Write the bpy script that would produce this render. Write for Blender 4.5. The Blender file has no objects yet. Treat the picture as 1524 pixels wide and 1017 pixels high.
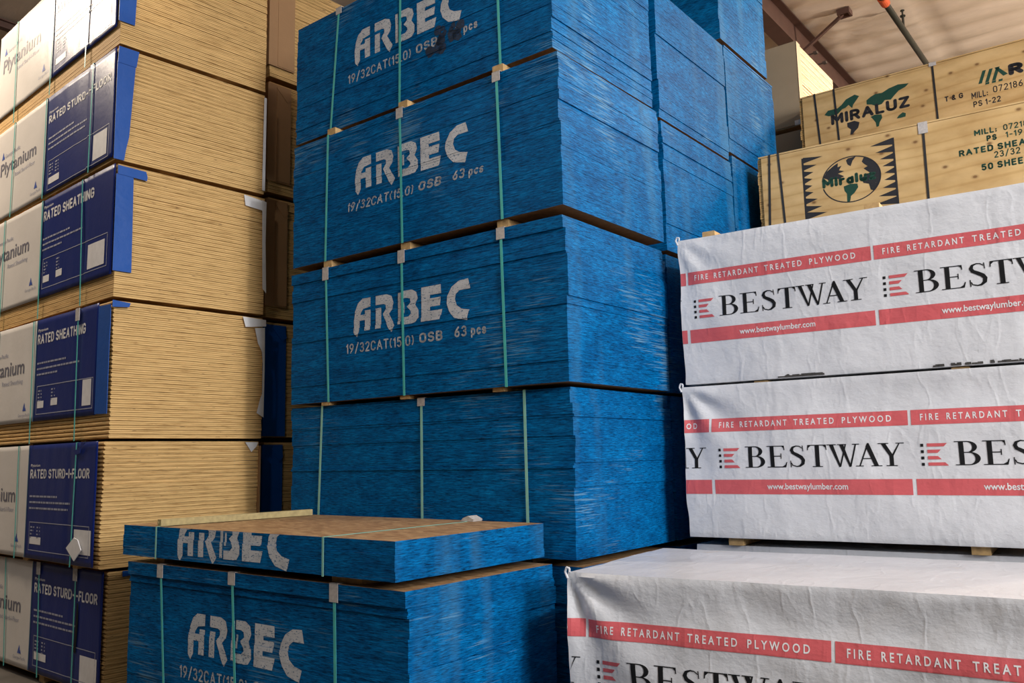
import bpy, bmesh, math, random
from mathutils import Matrix, Vector, noise
C = bpy.context.scene.collection
PI = math.pi
EYE = 1.62          # camera height; heights below are given relative to the eye and shifted by EYE

# ---------------------------------------------------------------- materials
def nodes_of(name):
    m = bpy.data.materials.new(name); m.use_nodes = True
    nt = m.node_tree; b = nt.nodes['Principled BSDF']
    return m, nt, b
def N(nt, kind, **kw):
    n = nt.nodes.new(kind)
    for k, v in kw.items():
        if k in n.inputs.keys() if hasattr(n.inputs, 'keys') else False: n.inputs[k].default_value = v
        else: setattr(n, k, v)
    return n
def ramp(nt, src, stops, interp='LINEAR'):
    r = nt.nodes.new('ShaderNodeValToRGB'); r.color_ramp.interpolation = interp
    e = r.color_ramp.elements
    while len(e) > 1: e.remove(e[-1])
    for i, (p, c) in enumerate(stops):
        el = e[0] if i == 0 else e.new(p)
        el.position = p; el.color = (c[0], c[1], c[2], 1) if len(c) == 3 else c
    nt.links.new(src, r.inputs[0]); return r
def mix(nt, fac, a, b, mode='MIX'):
    m = nt.nodes.new('ShaderNodeMix'); m.data_type = 'RGBA'; m.blend_type = mode
    for s, v in ((0, fac), (6, a), (7, b)):
        if hasattr(v, 'is_linked') or hasattr(v, 'links'): nt.links.new(v, m.inputs[s])
        elif s == 0: m.inputs[s].default_value = v
        else: m.inputs[s].default_value = (v[0], v[1], v[2], 1)
    return m.outputs[2]
def noise_tex(nt, scale, sxyz=(1, 1, 1), detail=3, world=True, rough=.55):
    if world: g = nt.nodes.new('ShaderNodeNewGeometry'); src = g.outputs['Position']
    else: g = nt.nodes.new('ShaderNodeTexCoord'); src = g.outputs['Object']
    mp = nt.nodes.new('ShaderNodeMapping'); mp.inputs['Scale'].default_value = sxyz
    nt.links.new(src, mp.inputs['Vector'])
    t = nt.nodes.new('ShaderNodeTexNoise'); t.inputs['Scale'].default_value = scale
    t.inputs['Detail'].default_value = detail; t.inputs['Roughness'].default_value = rough
    nt.links.new(mp.outputs[0], t.inputs['Vector'])
    return t.outputs['Fac']
def bump(nt, b, h, strength, dist=.01):
    bp = nt.nodes.new('ShaderNodeBump'); bp.inputs['Strength'].default_value = strength
    bp.inputs['Distance'].default_value = dist
    nt.links.new(h, bp.inputs['Height']); nt.links.new(bp.outputs[0], b.inputs['Normal'])
def plain(name, col, rough=.6, var=.12, scale=18, metal=0, spec=.5):
    m, nt, b = nodes_of(name)
    f = noise_tex(nt, scale)
    lo = tuple(c * (1 - var) for c in col); hi = tuple(min(1, c * (1 + var)) for c in col)
    r = ramp(nt, f, [(.3, lo), (.7, hi)])
    nt.links.new(r.outputs[0], b.inputs['Base Color'])
    b.inputs['Roughness'].default_value = rough; b.inputs['Metallic'].default_value = metal
    b.inputs['Specular IOR Level'].default_value = spec
    return m

def mat_osb_edge():
    m, nt, b = nodes_of('blue_painted_osb_edge')
    flakes = noise_tex(nt, 17, (1, 1, 13), 5, rough=.68)
    base = ramp(nt, flakes, [(.34, (.0, .028, .09)), (.5, (.0, .110, .31)), (.60, (.0, .150, .42)), (.74, (.004, .27, .62))])
    # darker pits between strands
    pits = noise_tex(nt, 26, (1, 1, 12), 3, rough=.6)
    pr = ramp(nt, pits, [(.34, (.35, .35, .38)), (.43, (1, 1, 1))])
    c1 = mix(nt, 1, base.outputs[0], pr.outputs[0], 'MULTIPLY')
    # weathered, paler upright streaks
    st = noise_tex(nt, 4.2, (1, 1, .10), 2)
    sr = ramp(nt, st, [(.50, (0, 0, 0)), (.70, (.36, .36, .36))])
    g2 = nt.nodes.new('ShaderNodeNewGeometry'); sx2 = nt.nodes.new('ShaderNodeSeparateXYZ'); nt.links.new(g2.outputs['Normal'], sx2.inputs[0])
    m2 = nt.nodes.new('ShaderNodeMath'); m2.operation = 'MULTIPLY'; m2.use_clamp = True
    nt.links.new(sx2.outputs['X'], m2.inputs[0]); nt.links.new(sr.outputs[0], m2.inputs[1])
    big = ramp(nt, noise_tex(nt, 5, (1, 1, 2.2), 3), [(.3, (.66, .70, .74)), (.7, (1.2, 1.2, 1.15))])
    c1 = mix(nt, 1, c1, big.outputs[0], 'MULTIPLY')
    c2 = mix(nt, m2.outputs[0], c1, (.07, .20, .33))
    # scratches
    sc = noise_tex(nt, 4, (1, 1, 34), 3, rough=.5)
    mk = noise_tex(nt, 1.7, (1, 1, 1), 1)
    ml = nt.nodes.new('ShaderNodeMath'); ml.operation = 'MULTIPLY'
    nt.links.new(sc, ml.inputs[0]); nt.links.new(mk, ml.inputs[1])
    scr = ramp(nt, ml.outputs[0], [(.355, (0, 0, 0)), (.44, (.5, .5, .5))])
    c3 = mix(nt, scr.outputs[0], c2, (.18, .34, .45))
    nt.links.new(c3, b.inputs['Base Color'])
    b.inputs['Roughness'].default_value = .6; b.inputs['Specular IOR Level'].default_value = .06
    bump(nt, b, flakes, .3, .006)
    return m
def mat_osb_face():
    m, nt, b = nodes_of('bare_osb_face')
    v = nt.nodes.new('ShaderNodeTexVoronoi'); v.inputs['Scale'].default_value = 22
    g = nt.nodes.new('ShaderNodeNewGeometry'); mp = nt.nodes.new('ShaderNodeMapping')
    mp.inputs['Scale'].default_value = (.8, 2.2, 1)
    nt.links.new(g.outputs['Position'], mp.inputs[0]); nt.links.new(mp.outputs[0], v.inputs['Vector'])
    f = noise_tex(nt, 14, (1, 3, 1), 5, rough=.7)
    a = ramp(nt, v.outputs['Color'], [(.1, (.30, .16, .070)), (.5, (.43, .25, .115)), (.9, (.55, .36, .18))])
    d = ramp(nt, f, [(.35, (.62, .58, .52)), (.6, (1, 1, 1))])
    nt.links.new(mix(nt, 1, a.outputs[0], d.outputs[0], 'MULTIPLY'), b.inputs['Base Color'])
    b.inputs['Roughness'].default_value = .55
    return m
def mat_ply_edge(name, t, tone=(1, 1, 1), dark=(.20, .11, .045)):
    m, nt, b = nodes_of(name)
    tc = nt.nodes.new('ShaderNodeTexCoord'); sp = nt.nodes.new('ShaderNodeSeparateXYZ')
    nt.links.new(tc.outputs['Object'], sp.inputs[0])
    wob = noise_tex(nt, 3.0, (1, 1, 6), 3)
    ad = nt.nodes.new('ShaderNodeMath'); ad.operation = 'MULTIPLY_ADD'
    nt.links.new(wob, ad.inputs[0]); ad.inputs[1].default_value = t * .35; nt.links.new(sp.outputs['Z'], ad.inputs[2])
    dv = nt.nodes.new('ShaderNodeMath'); dv.operation = 'DIVIDE'
    nt.links.new(ad.outputs[0], dv.inputs[0]); dv.inputs[1].default_value = t * .5
    fr = nt.nodes.new('ShaderNodeMath'); fr.operation = 'FRACT'; nt.links.new(dv.outputs[0], fr.inputs[0])
    T = lambda c: tuple(c[i] * tone[i] for i in range(3))
    L_, M_ = T((.78, .51, .215)), T((.43, .235, .078))
    r = ramp(nt, fr.outputs[0], [(0, L_), (.30, L_), (.42, M_), (.55, M_), (.66, L_), (.82, T((.66, .42, .17))), (1, L_)])
    f = noise_tex(nt, 5, (1.2, 1.2, 26), 4, rough=.65)
    d = ramp(nt, f, [(.30, (.50, .42, .33)), (.44, (.88, .86, .82)), (.7, (1.12, 1.12, 1.12))])
    c = mix(nt, 1, r.outputs[0], d.outputs[0], 'MULTIPLY')
    kn = noise_tex(nt, 7, (1.5, 1.5, 9), 2)
    k = ramp(nt, kn, [(.69, (0, 0, 0)), (.74, (.75, .75, .75))])
    c = mix(nt, k.outputs[0], c, dark)
    nt.links.new(c, b.inputs['Base Color']); b.inputs['Roughness'].default_value = .75
    b.inputs['Specular IOR Level'].default_value = .25
    bump(nt, b, f, .2, .004)
    return m
def mat_ply_face():
    m, nt, b = nodes_of('knotty_pine_veneer')
    g = nt.nodes.new('ShaderNodeNewGeometry'); mp = nt.nodes.new('ShaderNodeMapping')
    mp.inputs['Scale'].default_value = (.5, .5, 2.2); nt.links.new(g.outputs['Position'], mp.inputs[0])
    w = nt.nodes.new('ShaderNodeTexWave'); w.wave_type = 'BANDS'; w.bands_direction = 'Z'
    w.inputs['Scale'].default_value = 1.5; w.inputs['Distortion'].default_value = 14; w.inputs['Detail'].default_value = 2
    w.inputs['Detail Scale'].default_value = .45; nt.links.new(mp.outputs[0], w.inputs['Vector'])
    a = ramp(nt, w.outputs['Fac'], [(0, (.53, .335, .13)), (.10, (.60, .395, .165)), (1, (.63, .425, .19))])
    f = noise_tex(nt, 3.5, (1, 1, 2), 4)
    d = ramp(nt, f, [(.3, (.78, .72, .62)), (.65, (1.05, 1.05, 1.05))])
    c = mix(nt, 1, a.outputs[0], d.outputs[0], 'MULTIPLY')
    sp = nt.nodes.new('ShaderNodeSeparateXYZ'); cb = nt.nodes.new('ShaderNodeCombineXYZ')
    nt.links.new(g.outputs['Position'], sp.inputs[0]); nt.links.new(sp.outputs['X'], cb.inputs['X'])
    zz = nt.nodes.new('ShaderNodeMath'); zz.operation = 'MULTIPLY'; zz.inputs[1].default_value = 1.5
    nt.links.new(sp.outputs['Z'], zz.inputs[0]); nt.links.new(zz.outputs[0], cb.inputs['Y'])
    v = nt.nodes.new('ShaderNodeTexVoronoi'); v.voronoi_dimensions = '2D'; v.inputs['Scale'].default_value = 2.7
    nt.links.new(cb.outputs[0], v.inputs['Vector'])
    k = ramp(nt, v.outputs['Distance'], [(.0, (.95, .95, .95)), (.030, (.85, .85, .85)), (.05, (.3, .3, .3)), (.085, (0, 0, 0))])
    c = mix(nt, k.outputs[0], c, (.17, .075, .02))
    nt.links.new(c, b.inputs['Base Color']); b.inputs['Roughness'].default_value = .6
    return m
def mat_wrap(name, col, rough=.42, stain=False, bstr=.5, bscale=7, spec=.5):
    m, nt, b = nodes_of(name)
    f = noise_tex(nt, 2.2, (1, 1, 1.4), 4)
    r = ramp(nt, f, [(.25, tuple(c * .90 for c in col)), (.65, col)])
    c = r.outputs[0]
    if stain:
        s = noise_tex(nt, 2.4, (1, 2.2, 1), 4, rough=.65)
        k = ramp(nt, s, [(.63, (0, 0, 0)), (.70, (.45, .45, .45))])
        g = nt.nodes.new('ShaderNodeNewGeometry'); sx = nt.nodes.new('ShaderNodeSeparateXYZ')
        nt.links.new(g.outputs['Normal'], sx.inputs[0])
        mm = nt.nodes.new('ShaderNodeMath'); mm.operation = 'MULTIPLY'; mm.use_clamp = True
        nt.links.new(sx.outputs['Z'], mm.inputs[0]); nt.links.new(k.outputs[0], mm.inputs[1])
        c = mix(nt, mm.outputs[0], c, (.62, .47, .22))
    nt.links.new(c, b.inputs['Base Color']); b.inputs['Roughness'].default_value = rough
    b.inputs['Specular IOR Level'].default_value = spec
    h1 = noise_tex(nt, bscale, (1, 1, 1.3), 6, rough=.62)
    w = noise_tex(nt, bscale * .45, (2.2, 1, .8), 3, rough=.5)
    v = ramp(nt, w, [(.46, (0, 0, 0)), (.5, (1, 1, 1)), (.54, (0, 0, 0))])
    ad = nt.nodes.new('ShaderNodeMath'); ad.operation = 'MULTIPLY_ADD'
    nt.links.new(v.outputs[0], ad.inputs[0]); ad.inputs[1].default_value = .10; nt.links.new(h1, ad.inputs[2])
    bump(nt, b, ad.outputs[0], bstr, .02)
    return m
def mat_print(name, col, under, wear=.5, rough=.5):
    """ink or paint, worn through in flecks to what lies under it"""
    m, nt, b = nodes_of(name)
    f = noise_tex(nt, 60, (1, 1, 2.2), 4, rough=.7)
    r = ramp(nt, f, [(.28 + .2 * wear, under), (.28 + .2 * wear + .06, col)])
    r2 = noise_tex(nt, 9, (1, 1, 1), 3)
    q = ramp(nt, r2, [(.3, (.82, .82, .82)), (.6, (1, 1, 1))])
    nt.links.new(mix(nt, 1, r.outputs[0], q.outputs[0], 'MULTIPLY'), b.inputs['Base Color'])
    b.inputs['Roughness'].default_value = rough
    return m

M = {}
M['osbunder'] = plain('painted_shade_osb_underside', (.13, .075, .035), .8, .25, 30)  # shade of the gaps between bundles, painted into the underside colour
M['osb'] = mat_osb_edge(); M['osbface'] = mat_osb_face()
TY = .0305
M['ply'] = mat_ply_edge('plywood_edge_grain', TY)
M['plym'] = mat_ply_edge('thin_plywood_edge_grain', .0184, (1.0, .98, .95))
M['plyc'] = mat_ply_edge('pale_plywood_edge_grain', .0184, (1.05, 1.25, 2.1), (.4, .28, .15))
M['plyface'] = mat_ply_face()
M['white'] = mat_wrap('white_woven_wrap', (.73, .73, .75), .36, True, .50, 5.0)
M['yw'] = mat_wrap('off_white_paper_wrap', (.80, .75, .70), .33, False, .12, 5)
M['navy'] = mat_wrap('navy_printed_wrap', (.010, .024, .165), .36, False, .12, 5, .22)
M['royal'] = mat_wrap('royal_blue_wrap', (.0, .075, .36), .5, False, .25, 6)
M['kraft'] = mat_wrap('brown_kraft_board', (.40, .22, .10), .6, False, .2, 4)
M['tanwrap'] = mat_wrap('tan_paper_wrap', (.44, .33, .21), .6, False, .1, 3)
M['strap'] = plain('teal_plastic_strap', (.085, .48, .43), .35, .08)
M['palestrap'] = plain('pale_green_plastic_strap', (.26, .55, .45), .35, .08)
M['blackstrap'] = plain('black_plastic_strap', (.012, .012, .014), .4, .1)
M['card'] = plain('grey_card_protector', (.50, .46, .43), .7, .15, 60)
M['stencil'] = mat_print('white_stencil_paint', (.60, .61, .63), (.05, .14, .26), .48, .7)
M['smudge'] = mat_print('black_overspray', (.010, .022, .045), (.002, .04, .12), .75, .7)
M['red'] = mat_wrap('red_print', (.68, .125, .135), .42, False, .35, 6)
M['black'] = plain('black_print', (.008, .008, .009), .6, .1, spec=.25)
M['whiteink'] = plain('white_print', (.80, .78, .78), .45, .06)
M['greyink'] = plain('grey_print', (.16, .155, .19), .5, .1)
M['paleink'] = plain('pale_blue_grey_print', (.36, .37, .46), .5, .1)
M['blueink'] = plain('blue_print', (.03, .09, .42), .5, .1)
M['rim'] = plain('dark_teal_print', (.02, .10, .22), .4, .1)
M['blackpaint'] = mat_print('black_stencil_paint_on_wood', (.016, .016, .020), (.12, .08, .04), .12, .7)
M['greenpaint'] = mat_print('dark_green_stencil_paint_on_wood', (.004, .055, .032), (.14, .11, .05), .14, .7)
M['lumber'] = plain('pale_sawn_timber', (.52, .33, .14), .7, .22, 30)
M['oldlumber'] = plain('yellowed_sawn_timber', (.42, .33, .15), .7, .18, 30)
M['paper'] = plain('white_paper', (.80, .78, .78), .6, .05)
M['scuff'] = plain('black_scuff', (.06, .055, .05), .8, .4, 60)
M['steel'] = plain('brown_primed_steel', (.095, .048, .037), .55, .12, 6)
M['pipe'] = plain('dark_green_steel_pipe', (.028, .03, .024), .35, .15, 12)
M['orange'] = plain('orange_fitting', (.60, .10, .03), .5, .1)
M['chrome'] = plain('grey_metal', (.30, .28, .26), .35, .1, 20, .8)

# ---------------------------------------------------------------- object helpers
def link(name, me, mat=None, parent=None):
    o = bpy.data.objects.new(name, me); C.objects.link(o)
    if mat:
        for mm in (mat if isinstance(mat, (list, tuple)) else [mat]): me.materials.append(mm)
    if parent: o.parent = parent
    return o
def mesh(name, V, F, mat, parent=None, MI=None, smooth=False):
    me = bpy.data.meshes.new(name); me.from_pydata(V, [], F)
    if MI: me.polygons.foreach_set('material_index', MI)
    if smooth: me.polygons.foreach_set('use_smooth', [True] * len(F))
    me.update(); return link(name, me, mat, parent)
def tag(o, label, cat, group=None, kind=None):
    if kind != 'structure': o['label'] = label; o['category'] = cat
    if group: o['group'] = group
    if kind: o['kind'] = kind
    return o
def thing(name, x, y, z, rot, label, cat, group=None):
    o = bpy.data.objects.new(name, None); C.objects.link(o)
    o.location = (x, y, z + EYE); o.rotation_euler = (0, 0, rot); o.empty_display_size = .2
    return tag(o, label, cat, group)
class MB:
    def __init__(s): s.V = []; s.F = []; s.M = []
    def box(s, x0, x1, y0, y1, z0, z1, side=0, top=None):
        if top is None: top = side
        n = len(s.V)
        s.V += [(x0, y0, z0), (x1, y0, z0), (x1, y1, z0), (x0, y1, z0), (x0, y0, z1), (x1, y0, z1), (x1, y1, z1), (x0, y1, z1)]
        s.F += [(n, n + 3, n + 2, n + 1), (n + 4, n + 5, n + 6, n + 7), (n, n + 1, n + 5, n + 4), (n + 1, n + 2, n + 6, n + 5), (n + 2, n + 3, n + 7, n + 6), (n + 3, n, n + 4, n + 7)]
        s.M += [top, top, side, side, side, side]
    def prism(s, poly, axis, a, b, mi=0):
        """poly: convex outline in the two other axes (cyclic order), extruded a..b along axis"""
        n = len(s.V); k = len(poly)
        def P(u, v, w): return {'x': (w, u, v), 'y': (u, w, v), 'z': (u, v, w)}[axis]
        for w in (a, b):
            for (u, v) in poly: s.V.append(P(u, v, w))
        s.F.append(tuple(range(n + k - 1, n - 1, -1))); s.F.append(tuple(range(n + k, n + 2 * k)))
        for i in range(k): j = (i + 1) % k; s.F.append((n + i, n + j, n + k + j, n + k + i))
        s.M += [mi] * (k + 2)
    def tube(s, p, q, r, seg=12, mi=0):
        p, q = Vector(p), Vector(q); d = (q - p).normalized()
        a = d.orthogonal().normalized(); b = d.cross(a); n = len(s.V)
        for c in (p, q):
            for i in range(seg):
                t = 2 * PI * i / seg; s.V.append(tuple(c + a * r * math.cos(t) + b * r * math.sin(t)))
        s.F.append(tuple(range(n + seg - 1, n - 1, -1))); s.F.append(tuple(range(n + seg, n + 2 * seg)))
        for i in range(seg): j = (i + 1) % seg; s.F.append((n + i, n + j, n + seg + j, n + seg + i))
        s.M += [mi] * (seg + 2)
    def build(s, name, mat, parent=None, smooth=False): return mesh(name, s.V, s.F, mat, parent, s.M, smooth)
def fix_normals(o):
    bm = bmesh.new(); bm.from_mesh(o.data); bmesh.ops.recalc_face_normals(bm, faces=bm.faces); bm.to_mesh(o.data); bm.free(); return o

# ---------------------------------------------------------------- flat shapes (x, z) that are then laid on a surface
def shape(polys):
    bm = bmesh.new()
    for p in polys:
        if len(p) < 3: continue
        vs = [bm.verts.new((q[0], 0, q[1])) for q in p]
        try: bm.faces.new(vs)
        except ValueError: pass
    bm.normal_update()
    bmesh.ops.triangulate(bm, faces=bm.faces[:])
    out = [[(v.co.x, v.co.z) for v in f.verts] for f in bm.faces]; bm.free()
    return out
_tc = {}
def text_tris(s, bold=0, shear=0, spacing=1.0):
    key = (s, bold, shear, spacing)
    if key in _tc: return _tc[key]
    cu = bpy.data.curves.new('t', 'FONT'); cu.body = s; cu.size = 1; cu.offset = bold; cu.shear = shear
    cu.space_character = spacing; cu.resolution_u = 3; cu.fill_mode = 'FRONT'
    o = bpy.data.objects.new('t', cu); C.objects.link(o)
    dg = bpy.context.evaluated_depsgraph_get(); me = bpy.data.meshes.new_from_object(o.evaluated_get(dg))
    me.calc_loop_triangles()
    tr = [[(me.vertices[i].co.x, me.vertices[i].co.y) for i in t.vertices] for t in me.loop_triangles]
    bpy.data.objects.remove(o); bpy.data.curves.remove(cu); bpy.data.meshes.remove(me)
    _tc[key] = tr; return tr
CAPH = None
def fit(tris, x0, x1, z0, z1, zlo=None, zhi=None):
    xs = [p[0] for t in tris for p in t]; zs = [p[1] for t in tris for p in t]
    a, b = min(xs), max(xs); c, d = (min(zs) if zlo is None else zlo), (max(zs) if zhi is None else zhi)
    return [[(x0 + (p[0] - a) / (b - a) * (x1 - x0), z0 + (p[1] - c) / (d - c) * (z1 - z0)) for p in t] for t in tris]
def text(s, x0, x1, z0, cap, bold=.012, spacing=1.0):
    """fit a line of text between x0 and x1 with baseline z0 and capital height cap"""
    h = [p[1] for t in text_tris('H', bold) for p in t]
    return fit(text_tris(s, bold, 0, spacing), x0, x1, z0, z0 + cap, min(h), max(h))
def place(polys, x0, z0, sx, sz): return [[(x0 + p[0] * sx, z0 + p[1] * sz) for p in t] for t in polys]
def rect(x0, x1, z0, z1): return [[(x0, z0), (x1, z0), (x1, z1), (x0, z1)]]
def frame(x0, x1, z0, z1, w):
    return rect(x0, x1, z0, z0 + w) + rect(x0, x1, z1 - w, z1) + rect(x0, x0 + w, z0 + w, z1 - w) + rect(x1 - w, x1, z0 + w, z1 - w)
def stroke(pts, ws):
    """a stroke of varying width as quads"""
    L, R = [], []
    for i, (p, w) in enumerate(zip(pts, ws)):
        a = pts[max(0, i - 1)]; b = pts[min(len(pts) - 1, i + 1)]
        d = (b[0] - a[0], b[1] - a[1]); n = math.hypot(*d) or 1; nx, nz = -d[1] / n, d[0] / n
        L.append((p[0] + nx * w / 2, p[1] + nz * w / 2)); R.append((p[0] - nx * w / 2, p[1] - nz * w / 2))
    return [[R[i], R[i + 1], L[i + 1], L[i]] for i in range(len(pts) - 1)]
def decal(name, polys, mat, parent, fn, cutx=(), cutz=(), facefn=None, zclip=None):
    """lay flat polygons on a surface: fn(x,z)->(x,y,z); cut along the surface's own grid first"""
    bm = bmesh.new()
    for p in polys:
        vs = [bm.verts.new((q[0], 0, q[1])) for q in p]
        try: bm.faces.new(vs)
        except ValueError: pass
    zs = [v.co.z for v in bm.verts]; xs = [v.co.x for v in bm.verts]
    for c in cutz:
        if min(zs) < c < max(zs):
            bmesh.ops.bisect_plane(bm, geom=bm.verts[:] + bm.edges[:] + bm.faces[:], plane_co=(0, 0, c), plane_no=(0, 0, 1), dist=1e-6)
    if zclip:
        for c, no in ((zclip[0], -1), (zclip[1], 1)):
            bmesh.ops.bisect_plane(bm, geom=bm.verts[:] + bm.edges[:] + bm.faces[:], plane_co=(0, 0, c), plane_no=(0, 0, no), dist=1e-6, clear_outer=True)
    for c in cutx:
        if min(xs) < c < max(xs):
            bmesh.ops.bisect_plane(bm, geom=bm.verts[:] + bm.edges[:] + bm.faces[:], plane_co=(c, 0, 0), plane_no=(1, 0, 0), dist=1e-6)
    V, F = [], []
    for f in bm.faces:
        if f.calc_area() < 1e-8: continue
        co = [(v.co.x, v.co.z) for v in f.verts]
        if f.normal.y > 0: co.reverse()
        n = len(V)
        if facefn:
            cz = sum(c[1] for c in co) / len(co); cx = sum(c[0] for c in co) / len(co)
            V += [facefn(c[0], c[1], cx, cz) for c in co]
        else: V += [fn(c[0], c[1]) for c in co]
        F.append(tuple(range(n, n + len(co))))
    bm.free()
    return mesh(name, V, F, mat, parent)

# ---------------------------------------------------------------- letter shapes
def arc(cx, cz, rx, rz, a0, a1, n=7): return [(cx + rx * math.cos(math.radians(a0 + (a1 - a0) * i / n)), cz + rz * math.sin(math.radians(a0 + (a1 - a0) * i / n))) for i in range(n + 1)]
def _glyphs():      # name: (width, [pen strokes]) on a cap height of 1
    o = lambda w, t=1., b=0.: arc(w / 2, t - .26, w / 2, .26, 0, 180) + arc(w / 2, b + .26, w / 2, .26, 180, 360) + [(w, t - .26)]
    G = {'A': (.62, [[(0, 0), (.31, 1), (.62, 0)], [(.11, .33), (.51, .33)]]),
         'B': (.52, [[(0, 0), (0, 1), (.28, 1)] + arc(.28, .76, .22, .24, 90, -90) + [(0, .52)], [(.28, .52)] + arc(.28, .26, .24, .26, 90, -90) + [(0, 0)]]),
         'C': (.54, [arc(.27, .70, .27, .30, 20, 180) + arc(.27, .30, .27, .30, 180, 340)]),
         'D': (.54, [[(0, 0), (0, 1), (.24, 1)] + arc(.24, .70, .30, .30, 90, 0) + arc(.24, .30, .30, .30, 0, -90) + [(0, 0)]]),
         'E': (.44, [[(.44, 1), (0, 1), (0, 0), (.44, 0)], [(0, .52), (.38, .52)]]), 'F': (.42, [[(.42, 1), (0, 1), (0, 0)], [(0, .52), (.36, .52)]]),
         'G': (.56, [arc(.28, .70, .28, .30, 20, 180) + arc(.28, .30, .28, .30, 180, 360) + [(.56, .46), (.32, .46)]]),
         'H': (.54, [[(0, 0), (0, 1)], [(.54, 0), (.54, 1)], [(0, .52), (.54, .52)]]), 'I': (.0, [[(0, 0), (0, 1)]]),
         'L': (.42, [[(0, 1), (0, 0), (.42, 0)]]), 'M': (.70, [[(0, 0), (0, 1), (.35, .30), (.70, 1), (.70, 0)]]),
         'N': (.56, [[(0, 0), (0, 1), (.56, 0), (.56, 1)]]), 'O': (.56, [o(.56)]),
         'P': (.50, [[(0, 0), (0, 1), (.26, 1)] + arc(.26, .73, .24, .27, 90, -90) + [(0, .46)]]),
         'R': (.52, [[(0, 0), (0, 1), (.27, 1)] + arc(.27, .74, .24, .26, 90, -90) + [(0, .48)], [(.27, .48), (.52, 0)]]),
         'S': (.52, [arc(.26, .75, .25, .25, 25, 250) + arc(.26, .26, .26, .26, 70, -155)]),
         'T': (.54, [[(0, 1), (.54, 1)], [(.27, 1), (.27, 0)]]), 'U': (.54, [[(0, 1)] + arc(.27, .27, .27, .27, 180, 360) + [(.54, 1)]]),
         'V': (.58, [[(0, 1), (.29, 0), (.58, 1)]]), 'W': (.84, [[(0, 1), (.20, 0), (.42, .90), (.64, 0), (.84, 1)]]),
         'Y': (.58, [[(0, 1), (.29, .48), (.58, 1)], [(.29, .48), (.29, 0)]]), 'Z': (.52, [[(0, 1), (.52, 1), (0, 0), (.52, 0)]]),
         '0': (.48, [o(.48)]), '1': (.20, [[(0, .80), (.18, 1), (.18, 0)]]), '2': (.48, [arc(.24, .74, .24, .26, 160, -30) + [(0, 0), (.48, 0)]]),
         '3': (.48, [arc(.23, .76, .22, .24, 150, -90) + arc(.23, .27, .25, .27, 85, -150)]), '5': (.46, [[(.42, 1), (.05, 1), (.02, .56)] + arc(.22, .32, .24, .32, 115, -150)]),
         '6': (.48, [[(.40, 1), (.10, .62)] + arc(.24, .28, .24, .28, 150, -210)]), '7': (.46, [[(0, 1), (.46, 1), (.14, 0)]]),
         '8': (.48, [arc(.24, .77, .20, .23, 0, 360, 10), arc(.24, .28, .24, .28, 0, 360, 10)]), '9': (.48, [[(.10, 0), (.40, .42)] + arc(.24, .72, .24, .28, -30, 330, 10)]),
         '/': (.40, [[(0, -.12), (.40, 1.08)]]), '(': (.16, [arc(.36, .5, .36, .62, 130, 230)]), ')': (.16, [arc(-.20, .5, .36, .62, 50, -50)]),
         '.': (.04, [[(.0, 0), (.04, 0)]]), ':': (.04, [[(0, .08), (.04, .08)], [(0, .52), (.04, .52)]]), '-': (.26, [[(0, .46), (.26, .46)]]),
         '&': (.56, [[(.56, 0), (.14, .66)] + arc(.26, .80, .16, .20, 210, -40) + [(.08, .36)] + arc(.22, .22, .22, .22, 160, 330)]),
         'p': (.40, [[(0, -.28), (0, .66)], [(0, .60), (.18, .66)] + arc(.18, .33, .22, .33, 90, -90) + [(0, .06)]]),
         'c': (.38, [arc(.21, .33, .21, .33, 40, 320)]), 's': (.36, [arc(.18, .50, .17, .16, 25, 250) + arc(.18, .18, .18, .17, 70, -155)]),
         'i': (.0, [[(0, 0), (0, .68)], [(0, .92), (0, .98)]]), 'r': (.26, [[(0, 0), (0, .68)], [(0, .44)] + arc(.22, .40, .20, .26, 160, 80)]),
         'l': (.0, [[(0, 0), (0, 1)]]), 'a': (.38, [arc(.20, .30, .20, .32, 20, 340) , [(.38, .68), (.38, 0)]]),
         'u': (.38, [[(0, .68)] + arc(.19, .20, .19, .20, 180, 360) + [(.38, .68)], [(.38, .2), (.38, 0)]]), 'z': (.36, [[(0, .66), (.36, .66), (0, 0), (.36, 0)]])}
    return G
GLYPH = _glyphs()
def pen(s, x0, x1, z0, cap, w=.15, gap=.17):
    """line of block letters drawn with a round pen of width w (share of the cap height), fitted between x0 and x1"""
    out = []; x = w / 2; adv = []
    for ch in s:
        if ch == ' ': x += .36; continue
        g = GLYPH[ch]; adv.append((x, g)); x += g[0] + w + gap
    tot = x - gap - w / 2; kx = (x1 - x0) / tot; h = cap
    for (cx, g) in adv:
        for st in g[1]:
            # centre lines squeezed so that the ink ends at the cap line and the base line
            P = [((cx + p[0]), w / 2 + p[1] * (1 - w)) for p in st]
            Q = []
            for i in range(len(P) - 1):
                a, b = P[i], P[i + 1]; dx, dz = b[0] - a[0], b[1] - a[1]; n = math.hypot(dx, dz)
                if n < 1e-6: continue
                nx, nz = -dz / n * w / 2, dx / n * w / 2
                Q.append([(a[0] - nx, a[1] - nz), (b[0] - nx, b[1] - nz), (b[0] + nx, b[1] + nz), (a[0] + nx, a[1] + nz)])
            for p in P: Q.append([(p[0] + w / 2 * math.cos(t * PI / 4 + PI / 8), p[1] + w / 2 * math.sin(t * PI / 4 + PI / 8)) for t in range(8)])
            out += [[(x0 + q[0] * kx, z0 + q[1] * h) for q in poly] for poly in Q]
    return out
A_ = [[(.12, -.16), (.0, -.03), (-.02, .35), (.04, .65), (.18, .88), (.38, 1.0), (.76, 1.0), (.76, .72), (.42, .68), (.30, .56), (.28, .50), (.50, .50), (.50, .62), (.76, .62), (.76, .0), (.50, 0), (.50, .33), (.25, .33), (.25, .0)]]
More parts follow.
